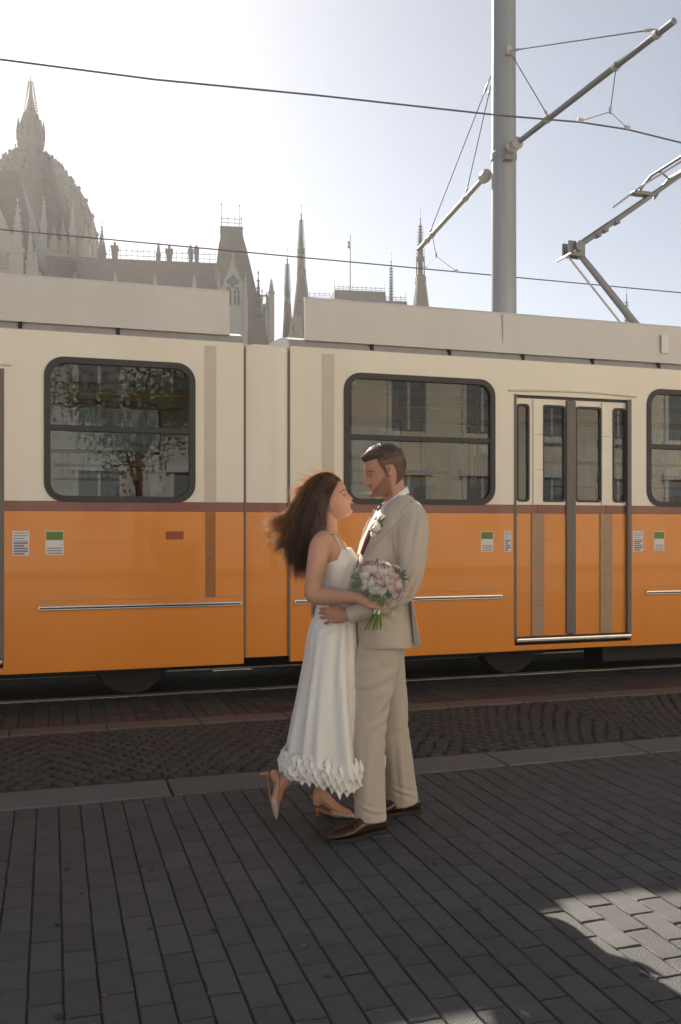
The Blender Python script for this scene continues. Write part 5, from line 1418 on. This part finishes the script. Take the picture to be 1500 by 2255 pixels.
for i, (x, y, dx, dz, L, w_) in enumerate(((795, 1272, -1, .15, .055, .042), (800, 1280, -.8, -.4, .05, .04), (822, 1302, -.1, -.7, .06, .045), (832, 1306, .5, -.7, .055, .04), (812, 1298, -.7, -.3, .05, .04), (878, 1270, .9, .3, .045, .016), (880, 1268, .7, .7, .045, .016), (882, 1274, 1, -.1, .042, .016), (876, 1266, .3, .9, .04, .015), (846, 1310, .3, .3, .035, .02), (852, 1312, .9, .2, .03, .02), (812, 1246, -.3, .9, .03, .012), (830, 1240, .1, 1, .03, .010), (838, 1318, .2, -.9, .05, .035), (788, 1282, -.7, -.6, .045, .035))):
    b = MB(); leaf(b, Bo(x, y, DB - .04), (dx, -.25, dz), (0, -1, .35), L * .85, w_ * .85); b.build('leaf', M['leafd'], Bo.root)
for k in range(11):
    a = 2 * math.pi * k / 11; rr = .012 + .004 * (k % 3)
    p0 = Bo(834, 1315, DB + .03) + Vector((math.cos(a) * rr * 2.2, math.sin(a) * rr * 2.2, 0)); p1 = Bo(832, 1345, DB + .03) + Vector((math.cos(a) * rr * .8, math.sin(a) * rr * .8, 0)); p2 = Bo(823 + r.uniform(-6, 8), 1384 + r.uniform(-5, 5), DB + .02) + Vector((math.cos(a) * rr * 1.7, math.sin(a) * rr * 1.7, 0))
    MB().tube([p0, p1, p2], [.003, .0034, .0034], 6).build('stem', M['stem'], Bo.root)
b = MB(); b.rings([[Bo(832.5 - (t - .5) * 4, 1316 + 36 * t, DB + .03) + Vector((math.cos(2 * math.pi * k / 14) * (.0165 + .001 * (i % 2)), math.sin(2 * math.pi * k / 14) * .0165, 0)) for k in range(14)] for i, t in enumerate([j / 9 for j in range(10)])])
b.build('ribbon', M['ribbon'], Bo.root)
# ------------------------------------------------------------------ the woman
Wn = Fig('person', 'woman in white midi dress with long windblown brown hair holding a bouquet', 'person', 715, 4.46, 'couple embracing in front of the tram')
wr = Wn.root; V = Wn; DW = 4.44
HW = .221; ow = V(728, 1098, DW); fw_, uw = axes(19, 1, 0, -.06)
b = MB(); Ww = head_mesh(b, HP['f'], HW, ow, fw_, uw)
limb(b, [(V(722, 1110, DW), .048, .046), (V(721, 1135, DW), .046, .046), (V(721, 1158, DW), .049, .050), (V(718, 1180, DW), .062, .085)], 4, 20)
slab(b, [(1172, 698, 742, .08), (1183, 690, 750, .145), (1198, 686, 759, .165), (1220, 688, 772, .158), (1245, 696, 776, .138), (1290, 705, 770, .112), (1335, 706, 768, .106), (1380, 696, 770, .130), (1420, 690, 772, .140), (1440, 696, 770, .12)], V, DW, 4, 26)
limb(b, [(V(725, 1430, 4.40), .080), (V(718, 1560, 4.44), .055), (V(712, 1640, 4.50), .050), (V(708, 1700, 4.53), .040), (V(708, 1735, 4.545), .030)], 4, 14)
limb(b, [(V(725, 1430, 4.50), .080), (V(708, 1570, 4.50), .055), (V(680, 1640, 4.50), .052), (V(645, 1698, 4.50), .040), (V(621, 1728, 4.505), .029)], 4, 14)
# standing foot, heel raised by the shoe
limb(b, [(V(708, 1728, 4.545), .029), (V(702, 1752, 4.55), .030, .027), (V(699, 1766, 4.55), .024)], 3, 12)
limb(b, [(V(708, 1745, 4.545), .028, .026), (V(724, 1765, 4.545), .027, .030), (V(745, 1780, 4.54), .019, .036), (V(770, 1789, 4.53), .010, .026)], 4, 14)
# lifted foot on tiptoe
limb(b, [(V(624, 1722, 4.505), .029), (V(612, 1716, 4.51), .027, .025), (V(604, 1704, 4.51), .023)], 3, 12)
limb(b, [(V(620, 1722, 4.505), .029, .026), (V(613, 1745, 4.51), .028, .030), (V(607, 1772, 4.515), .018, .035), (V(606, 1790, 4.52), .010, .022)], 4, 14)
# near arm and hand round the stems
limb(b, [(V(714, 1186, 4.315), .045, .040), (V(705, 1205, 4.27), .051, .046), (V(697, 1245, 4.25), .046), (V(691, 1285, 4.24), .042), (V(690, 1307, 4.235), .043), (V(712, 1313, 4.21), .043), (V(740, 1313, 4.17), .037), (V(770, 1315, 4.12), .028), (V(788, 1316, 4.09), .0235, .021)], 5, 18)
limb(b, [(V(786, 1316, 4.09), .0235, .021), (V(800, 1319, 4.07), .030, .017), (V(814, 1322, 4.065), .034, .014), (V(822, 1324, 4.07), .030, .012)], 4, 14)
for i, (y, dy) in enumerate(((1312, -2), (1320, 0), (1328, 1), (1335, 2))):
    finger(b, [V(812, y, 4.055), V(824, y + dy, 4.048), V(838, y + dy + 1, 4.045), V(847, y + dy + 1, 4.07), V(846, y + dy, 4.10)], .0082, .0068)
finger(b, [V(795, 1310, 4.075), V(806, 1303, 4.085), V(818, 1304, 4.10), V(828, 1307, 4.12)], .0095, .008)
# far arm round his back
limb(b, [(V(722, 1190, 4.57), .046), (V(738, 1235, 4.66), .042), (V(762, 1270, 4.72), .040), (V(820, 1268, 4.74), .034), (V(866, 1258, 4.72), .024), (V(884, 1255, 4.70), .032, .014)], 5, 14)
for i in range(4): finger(b, [V(884, 1246 + i * 7, 4.70), V(894, 1245 + i * 7, 4.685), V(902, 1245 + i * 7, 4.66)], .008, .0065)
body = solid(b, 'body', M['skin_f'], wr, .0031, 1)
face_bits(HP['f'], HW, Ww, wr, body, 1, M['hair_m'], M['skin_lid'], .12, lash=.0014)
MB().tube([Ww(.366 - 1.6 * y * y, y, -.5 + .250 - .08 * abs(y)) for y in (-.09, -.05, -.015, .015, .05, .09)], [.0008, .003, .0038, .0038, .003, .0008], 8).tube([Ww(.358 - 1.6 * y * y, y, -.5 + .208 + .1 * abs(y)) for y in (-.08, -.05, -.015, .015, .05, .08)], [.0008, .003, .0042, .0042, .003, .0008], 8).build('lips', M['lip'], wr, smooth=True)
er = MB(); ball(er, Ww(-.02, -.335, -.125), .0045, 8); ball(er, Ww(-.022, -.335, -.175), .0038, 8); ball(er, Ww(-.022, .335, -.125), .0045, 8)
er.build('earring', M['pearl'], wr, smooth=True)
Tb = bvh(body)
def on_w(x, y, off, T_):
    org = -V.b + Vector((0, 0, EYE)); d = (P(x, y, 4) - V.b - org).normalized(); l, n, _, _ = T_.ray_cast(org, d)
    if l is None: l, n, _, _ = T_.find_nearest(org + d * 4.38)
    return l + n * off, n
nk = MB().tube([on_w(x, y, .0012, Tb)[0] for x, y in ((708, 1166), (716, 1170), (724, 1175), (731, 1180), (737, 1184), (742, 1187), (746, 1190))], .0010, 5)
ball(nk, on_w(746, 1191, .002, Tb)[0], .003, 6)
nk.build('necklace', M['gold'], wr)
ring_ = on_w(829, 1325, .001, Tb)[0]; q = MB(); ball(q, ring_, .0040, 8); q.build('ring', M['pearl'], wr)

# dress: one sheet of fabric from bust to hem
def hemwave(k): return 0
secs = [(1206, 722, 774, .060), (1216, 707, 781, .110), (1226, 698, 787, .140), (1240, 695, 790, .150), (1262, 696, 787, .144), (1285, 697, 784, .134), (1310, 697, 786, .127), (1335, 695, 788, .126), (1360, 688, 790, .145), (1385, 679, 791, .165), (1410, 674, 793, .178), (1450, 669, 792, .186), (1500, 659, 798, .190), (1560, 647, 808, .196), (1620, 636, 820, .202), (1668, 628, 832, .208), (1690, 625, 838, .210)]
b = MB(); q = cat(secs, 8); rings = []; seg = 150
for s_ in q:
    y, xa, xb, hd = s_; cx = (xa + xb) / 2; hx = (xb - xa) / 2 * DW / FPX; c = V(cx, y, DW); r_ = []
    t = max(0, min(1, (y - 1330) / 330)); 
    for k in range(seg):
        a = 2 * math.pi * k / seg; ca, sa = math.cos(a), math.sin(a)
        sx = hx * math.copysign(abs(ca) ** (2 / 2.15), ca); sy = hd * math.copysign(abs(sa) ** (2 / 2.15), sa)
        w_ = t ** .8 * (.010 * math.cos(7 * a + 1.8 * math.sin(2 * a) + .6 - t) + .008 * math.cos(13 * a + 2.0 + 1.8 * t + math.sin(3 * a)) + .003 * math.cos(23 * a - 2 * t)) + t ** .5 * .034 * math.exp(-((a - (2 * math.pi - 1.22)) / .16) ** 2) - t ** .5 * .022 * math.exp(-((a - (2 * math.pi - .93)) / .10) ** 2)
        g = 1 + w_ / max(hx, hd)
        # neckline: the front edge is lower at the near strap
        z = 0.0
        r_.append(c + Vector((sx * g, sy * g, z)))
    rings.append(r_)
b.rings(rings)
def dfold(co, no):
    F_ = lambda x, y, d: tuple(V(x, y, d))
    co = fold(co, no, F_(757, 1262, 4.32), (-.3, 0, -1), .045, .003, .08, .05, .4)
    co = fold(co, no, F_(738, 1330, 4.31), (1, 0, -.25), .030, .0028, .09, .045, .6)
    co = fold(co, no, F_(720, 1375, 4.30), (.9, 0, .6), .045, .004, .08, .05, .9)
    co = fold(co, no, F_(752, 1420, 4.27), (.10, 0, 1), .045, .005, .22, .035, 0)
    return lump(co, no, .003, (7, 7, 3), 12)
dress = solid(b, 'dress', M['satin'], wr, .0055, 2, dfold)
Td = bvh(dress)
# bodice cup and straps
cup = drape(Wn, Tb, [(750, 1213), (756, 1209), (768, 1219), (780, 1232), (789, 1240), (786, 1262), (760, 1268), (742, 1262), (738, 1248), (743, 1230)], .006, .005, 5)
cup.build('bodice_cup', M['satin'], dress, smooth=True)
pts = [on_w(x, y, .0035, Tb)[0] for x, y in ((752, 1213), (748, 1202), (743, 1191), (738, 1182), (733, 1176))] 
pts += [V(726, 1173, 4.34), V(716, 1176, 4.36), V(705, 1190, 4.36), V(700, 1212, 4.34)]
MB().tube([Vector(c) for c in cat([tuple(p) for p in pts], 4)], .0028, 6).build('strap', M['satin'], dress)
MB().tube([V(778, 1228, 4.54), V(758, 1196, 4.56), V(736, 1174, 4.54), V(716, 1176, 4.52), V(702, 1210, 4.52)], .0028, 6).build('strap', M['satin'], dress)
# folded ruffle round the hem
def ruffle(seed, y0, y1, push, n, amp):
    r = random.Random(seed); b = MB(); N_ = n; rows = 4; g = []
    for k in range(N_):
        a = 2 * math.pi * (k + r.uniform(-.25, .25)) / N_
        ca, sa = math.cos(a), math.sin(a); low = 26 * math.exp(-((a - (2 * math.pi - 1.25)) / .42) ** 2)
        for j in range(rows):
            t = j / (rows - 1); y = y0 + (y1 - y0) * t + low * (.5 + .5 * t) + r.uniform(-6, 6) + (5 if (k + j) % 2 else -5)
            xa, xb = 628 + 2, 832; hx = (xb - xa) / 2 * DW / FPX; c = V((xa + xb) / 2, y, DW)
            rad = push + (amp if (k + j) % 2 else -amp * .5) * (.4 + .6 * math.sin(math.pi * min(1, t * .9 + .1))) + r.uniform(-.008, .008)
            g.append(c + Vector((ca * (hx + rad), sa * (.205 + rad), 0)))
    fs = []
    for k in range(N_):
        k2 = (k + 1) % N_
        for j in range(rows - 1):
            a_, b_, c_, d_ = k * rows + j, k2 * rows + j, k2 * rows + j + 1, k * rows + j + 1
            if (k + j) % 2: fs += [(a_, b_, c_), (a_, c_, d_)]
            else: fs += [(a_, b_, d_), (b_, c_, d_)]
    b.add(g, fs); o = b.build('ruffle', M['satin'], dress, fix=False)
    s_ = o.modifiers.new('t', 'SOLIDIFY'); s_.thickness = .002; return o
ruffle(1, 1646, 1678, .006, 84, .017); ruffle(2, 1652, 1692, .014, 92, .020); ruffle(3, 1664, 1700, .002, 80, .016)
# shoes: slingbacks with a small heel
def sling(toe, ball_, heel, sole_dir, spike, parent):
    ax = (ball_ - toe)
    b = MB(); side = Vector((0, 1, 0))
    limb(b, [(toe, .004, .006), (toe.lerp(ball_, .3), .0125, .022), (toe.lerp(ball_, .65), .019, .033), (ball_, .024, .040), (ball_ + (heel - ball_) * .10, .024, .037)], 5, 16)
    o = b.build('shoe', M['lace'], parent, smooth=True)
    s = MB(); limb(s, [(ball_ + sole_dir * .024, .004, .028), (ball_.lerp(heel, .5) + sole_dir * .026, .004, .020), (heel + sole_dir * .028, .005, .024)], 4, 12); s.build('insole', M['nude'], o, smooth=True)
    sp = MB(); h0 = heel + sole_dir * .028; sp.tube([h0, h0.lerp(spike, .35), spike], [.015, .007, .0045], 10); sp.build('heel', M['nude'], o)
    st = MB(); up_ = -sole_dir; bk = (heel - ball_).normalized()
    st.tube([ball_ + side * .036 + up_ * .012, ball_.lerp(heel, .5) + side * .036 + up_ * .028, heel + bk * .012 + side * .026 + up_ * .026, heel + bk * .030 + up_ * .028, heel + bk * .012 - side * .026 + up_ * .026, ball_.lerp(heel, .5) - side * .036 + up_ * .028, ball_ - side * .036 + up_ * .012], .0028, 6); st.build('strap', M['nude'], o)
    return o
z = Vector((0, 0, 1))
t_ = flo(Wn, 786, 1795, 4.52) + z * .006; bl_ = flo(Wn, 742, 1797, 4.54) + z * .026; he = V(697, 1770, 4.55)
sling(t_, bl_, he, Vector((.25, 0, -1)).normalized(), flo(Wn, 699, 1797, 4.56), wr)
t2 = flo(Wn, 609, 1803, 4.50) + z * .004
sling(t2, V(606, 1763, 4.515), V(603, 1704, 4.51), Vector((-1, 0, .05)).normalized(), V(573, 1706, 4.51), wr)
# hair
def wreg(h, a):
    ca = math.cos(a); fr = math.degrees(math.acos(max(-1, min(1, ca))))
    if fr < 50: return h > .80
    if fr < 80: return h > .80 - (fr - 50) / 30 * .30
    if fr < 100: return h > .52
    if fr < 125: return h > .40
    return h > .15
b = cap_mesh(HP['f'], HW, ow, fw_, uw, wreg, lambda h, a: (.045 + .030 * max(0, (h - .5))) * (1 if math.cos(a) < .3 else max(.12, min(1, (h - .79) / .10))), seed=9)
hair = b.build('hair', M['hair_d'], wr, smooth=True)
# solid core under the strands
core = MB()
for dd, s0 in ((4.39, 0), (4.44, 3), (4.50, -2)):
    limb(core, [(V(703, 1072, dd), .054, .040), (V(692, 1105, dd), .054, .038), (V(685, 1150, dd), .054, .032), (V(674 + s0, 1192, dd), .044, .026), (V(670 + s0, 1225, dd), .024, .016), (V(669, 1245, dd), .010, .008)], 4, 12)
limb(core, [(V(715, 1085, 4.365), .030, .02), (V(707, 1125, 4.355), .028, .018), (V(698, 1165, 4.345), .028, .016), (V(690, 1205, 4.33), .022, .013), (V(684, 1240, 4.32), .010, .008)], 4, 12)
def hfn(co, no):
    out = co.copy()
    for i in range(len(co)):
        p = co[i]; w_ = math.sin(p[2] * 38 + 3 * math.sin(p[0] * 18)) * .5
        out[i] += no[i] * (.006 * noise.noise(Vector((p[0] * 60 + w_ * 2, p[1] * 60, p[2] * 9))) + .004 * w_)
    return out
solid(core, 'hair_mass', M['hair_core'], hair, .004, 2, hfn)
G = [ # guide curves in the photo, root to tip
 [(744, 1052), (728, 1040), (702, 1042), (674, 1066), (656, 1105), (645, 1140), (622, 1160), (596, 1158), (580, 1164)],
 [(738, 1050), (715, 1042), (688, 1056), (664, 1088), (650, 1130), (636, 1165), (615, 1180), (600, 1176), (586, 1180)],
 [(742, 1054), (722, 1046), (698, 1058), (676, 1095), (662, 1140), (650, 1185), (632, 1212), (620, 1206), (612, 1216)],
 [(743, 1058), (728, 1056), (706, 1072), (686, 1110), (672, 1155), (655, 1195), (648, 1225), (655, 1250), (652, 1268)],
 [(742, 1063), (730, 1068), (712, 1090), (694, 1130), (682, 1175), (670, 1212), (668, 1240), (674, 1262), (668, 1280)],
 [(740, 1070), (730, 1080), (718, 1104), (706, 1142), (697, 1180), (690, 1210), (684, 1238), (682, 1256), (676, 1272)],
 [(716, 1040), (692, 1050), (668, 1078), (652, 1112), (640, 1142), (622, 1152), (606, 1146), (592, 1152), (578, 1156)],
 [(700, 1046), (680, 1060), (660, 1092), (644, 1128), (634, 1160), (624, 1190), (614, 1202), (612, 1220), (616, 1232)],
 [(706, 1050), (684, 1072), (668, 1112), (656, 1156), (644, 1200), (636, 1226), (646, 1248), (648, 1262), (660, 1276)],
 [(690, 1056), (670, 1080), (652, 1110), (640, 1140), (628, 1148), (612, 1136), (598, 1136), (590, 1130), (580, 1134)],
 [(730, 1044), (706, 1040), (682, 1052), (664, 1076), (648, 1098), (640, 1118), (632, 1132), (628, 1150), (618, 1160)],
 [(722, 1046), (700, 1062), (684, 1100), (674, 1148), (664, 1196), (660, 1226), (664, 1250), (658, 1262), (662, 1284)],
 [(745, 1056), (741, 1066), (734, 1078), (724, 1092), (717, 1112), (711, 1140), (705, 1175), (700, 1208), (693, 1240)],
]
r = random.Random(17); dark = []; light = []; mid_ = []
gc = [[np.array(p) for p in cat(g, 3)] for g in G]
sets = [(12, 12, 5), (12, 5, 4), (0, 1, 6), (1, 2, 7), (2, 3, 8), (3, 4, 11), (4, 5, 3), (5, 4, 4), (6, 9, 10), (7, 8, 2), (8, 11, 3), (9, 6, 7), (10, 0, 6), (11, 4, 3)]
for i in range(4000):
    if i % 20 == 0:       # a new lock
        s_ = r.choice(sets); w0 = np.array([r.random() ** 1.5 for _ in s_]); w0 /= w0.sum(); side = r.uniform(-1, 1); si = sets.index(s_); ph = 1.1 * si + side * 1.6 + r.gauss(0, .5); fq = r.uniform(2.2, 3.2); am = r.uniform(5.0, 10.0); lx = r.gauss(0, 9); ly = r.gauss(0, 7); cut = r.randint(0, 5); cls = r.random()
    w_ = np.abs(w0 + np.array([r.gauss(0, .035) for _ in s_])); w_ /= w_.sum(); n = len(gc[0]); pts = []; fr = r.gauss(0, 1); fr2 = r.gauss(0, 1); sd = (side if 12 not in s_ else -1.0) + r.gauss(0, .10); wild = 1 + 3.2 * (r.random() < .10)
    end = n - min(8, cut + r.randint(0, 3))
    for k in range(end):
        t = k / (n - 1); p = sum(gc[g][k] * w_[j] for j, g in enumerate(s_))
        spread = 1.1 + 2.6 * t
        x = p[0] + lx * t * t + fr * spread * t * wild + am * t * math.sin(ph + fq * 6.28 * t) + r.gauss(0, .25); y = p[1] + ly * t * t + fr2 * spread * .8 * t * wild + am * .6 * t * math.cos(ph + fq * 6.28 * t) + r.gauss(0, .25)
        hd = .074 * (1 - .25 * t) * min(1, .45 + 3.0 * t) + .006
        d = 4.43 + max(-1.12, min(1.12, sd)) * hd
        if t < .30:      # lie over the skull rather than through it
            rr = ((x - 716) / 44) ** 2 + ((y - 1085) / 50) ** 2
            lim = .082 * math.sqrt(max(0, 1 - min(1, rr))) + .010
            if abs(d - 4.44) < lim and rr < 1: d = 4.44 + math.copysign(lim, sd if abs(sd) > .02 else -1)
        pts.append(V(x, y, d))
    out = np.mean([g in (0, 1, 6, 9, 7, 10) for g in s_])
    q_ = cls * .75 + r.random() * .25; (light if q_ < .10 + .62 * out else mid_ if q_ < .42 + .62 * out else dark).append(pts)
for i in range(260):      # flyaways over the crown and down the back, sun glow in their colour
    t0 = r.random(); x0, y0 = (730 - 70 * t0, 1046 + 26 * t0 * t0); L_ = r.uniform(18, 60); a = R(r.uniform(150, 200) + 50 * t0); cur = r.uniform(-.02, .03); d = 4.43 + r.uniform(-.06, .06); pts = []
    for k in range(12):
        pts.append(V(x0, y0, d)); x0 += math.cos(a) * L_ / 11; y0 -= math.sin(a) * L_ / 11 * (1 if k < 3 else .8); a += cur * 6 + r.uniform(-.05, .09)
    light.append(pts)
for i in range(60):       # loose hairs at the forehead and temple
    x0, y0 = 742 + r.uniform(-3, 4), 1052 + r.uniform(-2, 14); a = R(r.uniform(120, 230)); pts = []; L_ = r.uniform(8, 22); d = 4.38 + r.uniform(0, .1)
    for k in range(9):
        pts.append(V(x0, y0, d)); x0 += math.cos(a) * L_ / 8; y0 -= math.sin(a) * L_ / 8; a += .10
    mid_.append(pts)
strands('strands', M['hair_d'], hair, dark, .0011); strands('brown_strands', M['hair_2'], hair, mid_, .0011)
strands('sunlit_strands', M['hair_l'], hair, light, .0009)  # strands coloured as lit from behind

# ------------------------------------------------------------------ passengers behind the windows
def passenger(x, y, side, label, coat, hairm, cap=None, skin='skin_m', z0=1.36):
    t = thing('person', label, 'person', (x, y, z0 - .42), 0, 'passengers sitting in the tram')
    b = MB(); o = Vector((0.0, 0, .42 + .70)); f, u = (Vector((side, -.25, -.05)).normalized(), None); u = Vector((0, 0, 1)); u = (u - f * u.dot(f)).normalized()
    Wp = head_mesh(b, HP['m'], .23, o, f, u, 50, 40)
    limb(b, [(o + Vector((-side * .02, 0, -.05)), .055), (Vector((-side * .03, 0, .95)), .056), (Vector((-side * .03, 0, .88)), .085, .12)], 3, 12)
    limb(b, [(Vector((-side * .03, 0, .90)), .11, .20), (Vector((-side * .02, 0, .7)), .12, .18), (Vector((-side * .04, 0, .48)), .12, .17)], 3, 14)
    for s_ in (-1, 1):
        limb(b, [(Vector((-side * .03, s_ * .20, .85)), .048), (Vector((0, s_ * .24, .60)), .040), (Vector((side * .22, s_ * .17, .52)), .032), (Vector((side * .28, s_ * .12, .52)), .034)], 3, 10)
        limb(b, [(Vector((-side * .02, s_ * .09, .46)), .075), (Vector((side * .38, s_ * .11, .46)), .062), (Vector((side * .40, s_ * .11, .05)), .045)], 3, 10)
        finger(b, [Vector((side * .28, s_ * .12, .52)), Vector((side * .33, s_ * .09, .52)), Vector((side * .36, s_ * .06, .51))], .03, .014)
    solid(b, 'body', M[skin], t, .009, 2)
    b = MB(); slab_ = [(Vector((-side * .03, 0, .905)), .085, .12), (Vector((-side * .03, 0, .85)), .14, .225), (Vector((-side * .02, 0, .7)), .15, .21), (Vector((-side * .04, 0, .44)), .16, .20)]
    limb(b, slab_, 4, 18)
    for s_ in (-1, 1): limb(b, [(Vector((-side * .03, s_ * .19, .86)), .065), (Vector((0, s_ * .245, .60)), .056), (Vector((side * .20, s_ * .17, .52)), .046)], 3, 12)
    solid(b, 'coat', coat, t, .010, 2, lambda c, n: lump(c, n, .01, (9, 9, 9), x))
    b = MB()
    for s_ in (-1, 1): limb(b, [(Vector((-side * .04, s_ * .09, .45)), .095), (Vector((side * .39, s_ * .11, .455)), .075), (Vector((side * .41, s_ * .11, .12)), .06)], 3, 12)
    solid(b, 'trousers', M['rubber'], t, .010, 2)
    for s_ in (-1, 1): shoe('shoe', Vector((side * .36, s_ * .11, 0)), Vector((side * .62, s_ * .12, 0)), .1, M['loafer'], M['sole'], t)
    b = cap_mesh(HP['m'], .23, o, f, u, lambda h, a: man_region(h, a) or (h > .45 and math.cos(a) < -.1), lambda h, a: .03, 30, 40); b.build('hair', hairm, t, smooth=True)
    if cap:
        b = cap_mesh(HP['m'], .23, o, f, u, lambda h, a: h > .70, lambda h, a: .07, 30, 40)
        limb(b, [(o + f * .08 + u * .062, .06, .075), (o + f * .15 + u * .05, .012, .06)], 3, 12); b.build('cap', cap, t, smooth=True)
M['pink'] = material('pink_coat', (.55, .22, .22), .8); M['navy'] = material('dark_coat', (.05, .05, .065), .8); M['redcoat'] = material('red_coat', (.40, .03, .04), .8)
p = on_plane(300, 1075, 8.2); passenger(p.x, 8.2, 1, 'dark coated passenger in a white cap behind the left tram window', M['navy'], M['hair_m'], M['white'])
p = on_plane(1060, 1080, 8.2); passenger(p.x, 8.2, -1, 'passenger in a pink coat behind the tram window right of the man', M['pink'], M['hair_m'])
p = on_plane(395, 1090, 8.9); passenger(p.x, 9.4, 1, 'passenger in a red coat on the far side behind the left tram window', M['redcoat'], M['hair_m'])
# ------------------------------------------------------------------ behind the photographer (seen in the windows)
ob = thing('apartment_house', 'pale sunlit apartment house facing the square, mirrored in the tram windows', 'building', (44, -15, 0))
wall = MB().box((-34, -12, 0), (34, 0, 19)).build('wall', M['house'], ob)
MB().box((-34.3, -12, 19.002), (34.3, .5, 19.9)).build('cornice', M['stone'], ob)
wm = MB().box((-.65, 0.01, 0), (.65, .06, 2.0)).mesh('pane', M['softpane'])
fm = MB().box((-.8, .0, -.15), (-.65, .12, 2.2)).box((.65, .0, -.15), (.8, .12, 2.2)).box((-.9, 0, 2.0), (.9, .2, 2.25)).box((-.9, 0, -.3), (.9, .2, -.15)).box((-.04, .06, 0), (.04, .1, 2.0)).mesh('window', M['white'])
for f_ in range(5):
    for k in range(-11, 12):
        o = inst(fm, 'window', ob, (k * 2.9, 0.002, 1.3 + f_ * 3.6)); inst(wm, 'pane', o)
ob2 = thing('low_house', 'low grey house beside the street tree, mirrored in the left tram window', 'building', (-14, -16, 0))
MB().box((-24, -9, 0), (22, 0, 8.2)).build('wall', M['greyhouse'], ob2); MB().box((-24.3, -9, 8.202), (22.3, .4, 8.7)).build('cornice', M['stone'], ob2)
for f_ in range(2):
    for k in range(-7, 7):
        o = inst(fm, 'window', ob2, (k * 3.1, 0.002, 1.3 + f_ * 3.7)); inst(wm, 'pane', o)
def tree(x, y, h, seed, label, spread=2.2):
    r = random.Random(seed); t = thing('young_tree', label, 'tree', (x, y, 0))
    b = MB(); b.tube([(0, 0, 0), (.03, 0, h * .35), (0, .04, h * .7)], [.13, .10, .05], 8)
    tips = []
    for k in range(9):
        a = r.uniform(0, 6.28); z0 = h * r.uniform(.38, .65); L_ = spread * r.uniform(.55, .95)
        p = [(0, 0, z0), (math.cos(a) * L_ * .5, math.sin(a) * L_ * .5, z0 + h * .13), (math.cos(a) * L_, math.sin(a) * L_, z0 + h * .24)]
        b.tube(p, [.045, .03, .012], 5); tips += p[1:]
    b.build('trunk', M['bark'], t)
    c = MB()
    for k in range(5200):
        q = r.choice(tips); s_ = r.gauss(0, .42); ctr = Vector((q[0] + r.gauss(0, .42), q[1] + r.gauss(0, .42), q[2] + r.gauss(0, .38)))
        d = Vector((r.gauss(0, 1), r.gauss(0, 1), r.gauss(0, 1))).normalized(); e = d.orthogonal().normalized(); sz = r.uniform(.035, .075)
        c.add([ctr - d * sz, ctr + e * sz * .5, ctr + d * sz, ctr - e * sz * .5], [(0, 1, 2, 3)])
    c.build('crown', M['leaf'], t, fix=False)
tree(2.1, -8.5, 6.0, 3, 'young street tree with yellow-green leaves, mirrored in the left tram window')
# ------------------------------------------------------------------ air
hz = MB().box((-200, -80, -1.4), (330, 330, 96)).build('haze', None)
hm = bpy.data.materials.new('haze_air'); hm.use_nodes = True; hn = hm.node_tree; hn.nodes.clear()
pv = hn.nodes.new('ShaderNodeVolumePrincipled'); ho = hn.nodes.new('ShaderNodeOutputMaterial')
pv.inputs['Color'].default_value = (0.93, 0.92, 0.90, 1); pv.inputs['Density'].default_value = HAZE
pv.inputs['Anisotropy'].default_value = 0.5
hn.links.new(pv.outputs[0], ho.inputs['Volume'])
hz.data.materials.append(hm); stuff(hz)
hz.display_type = 'WIRE'
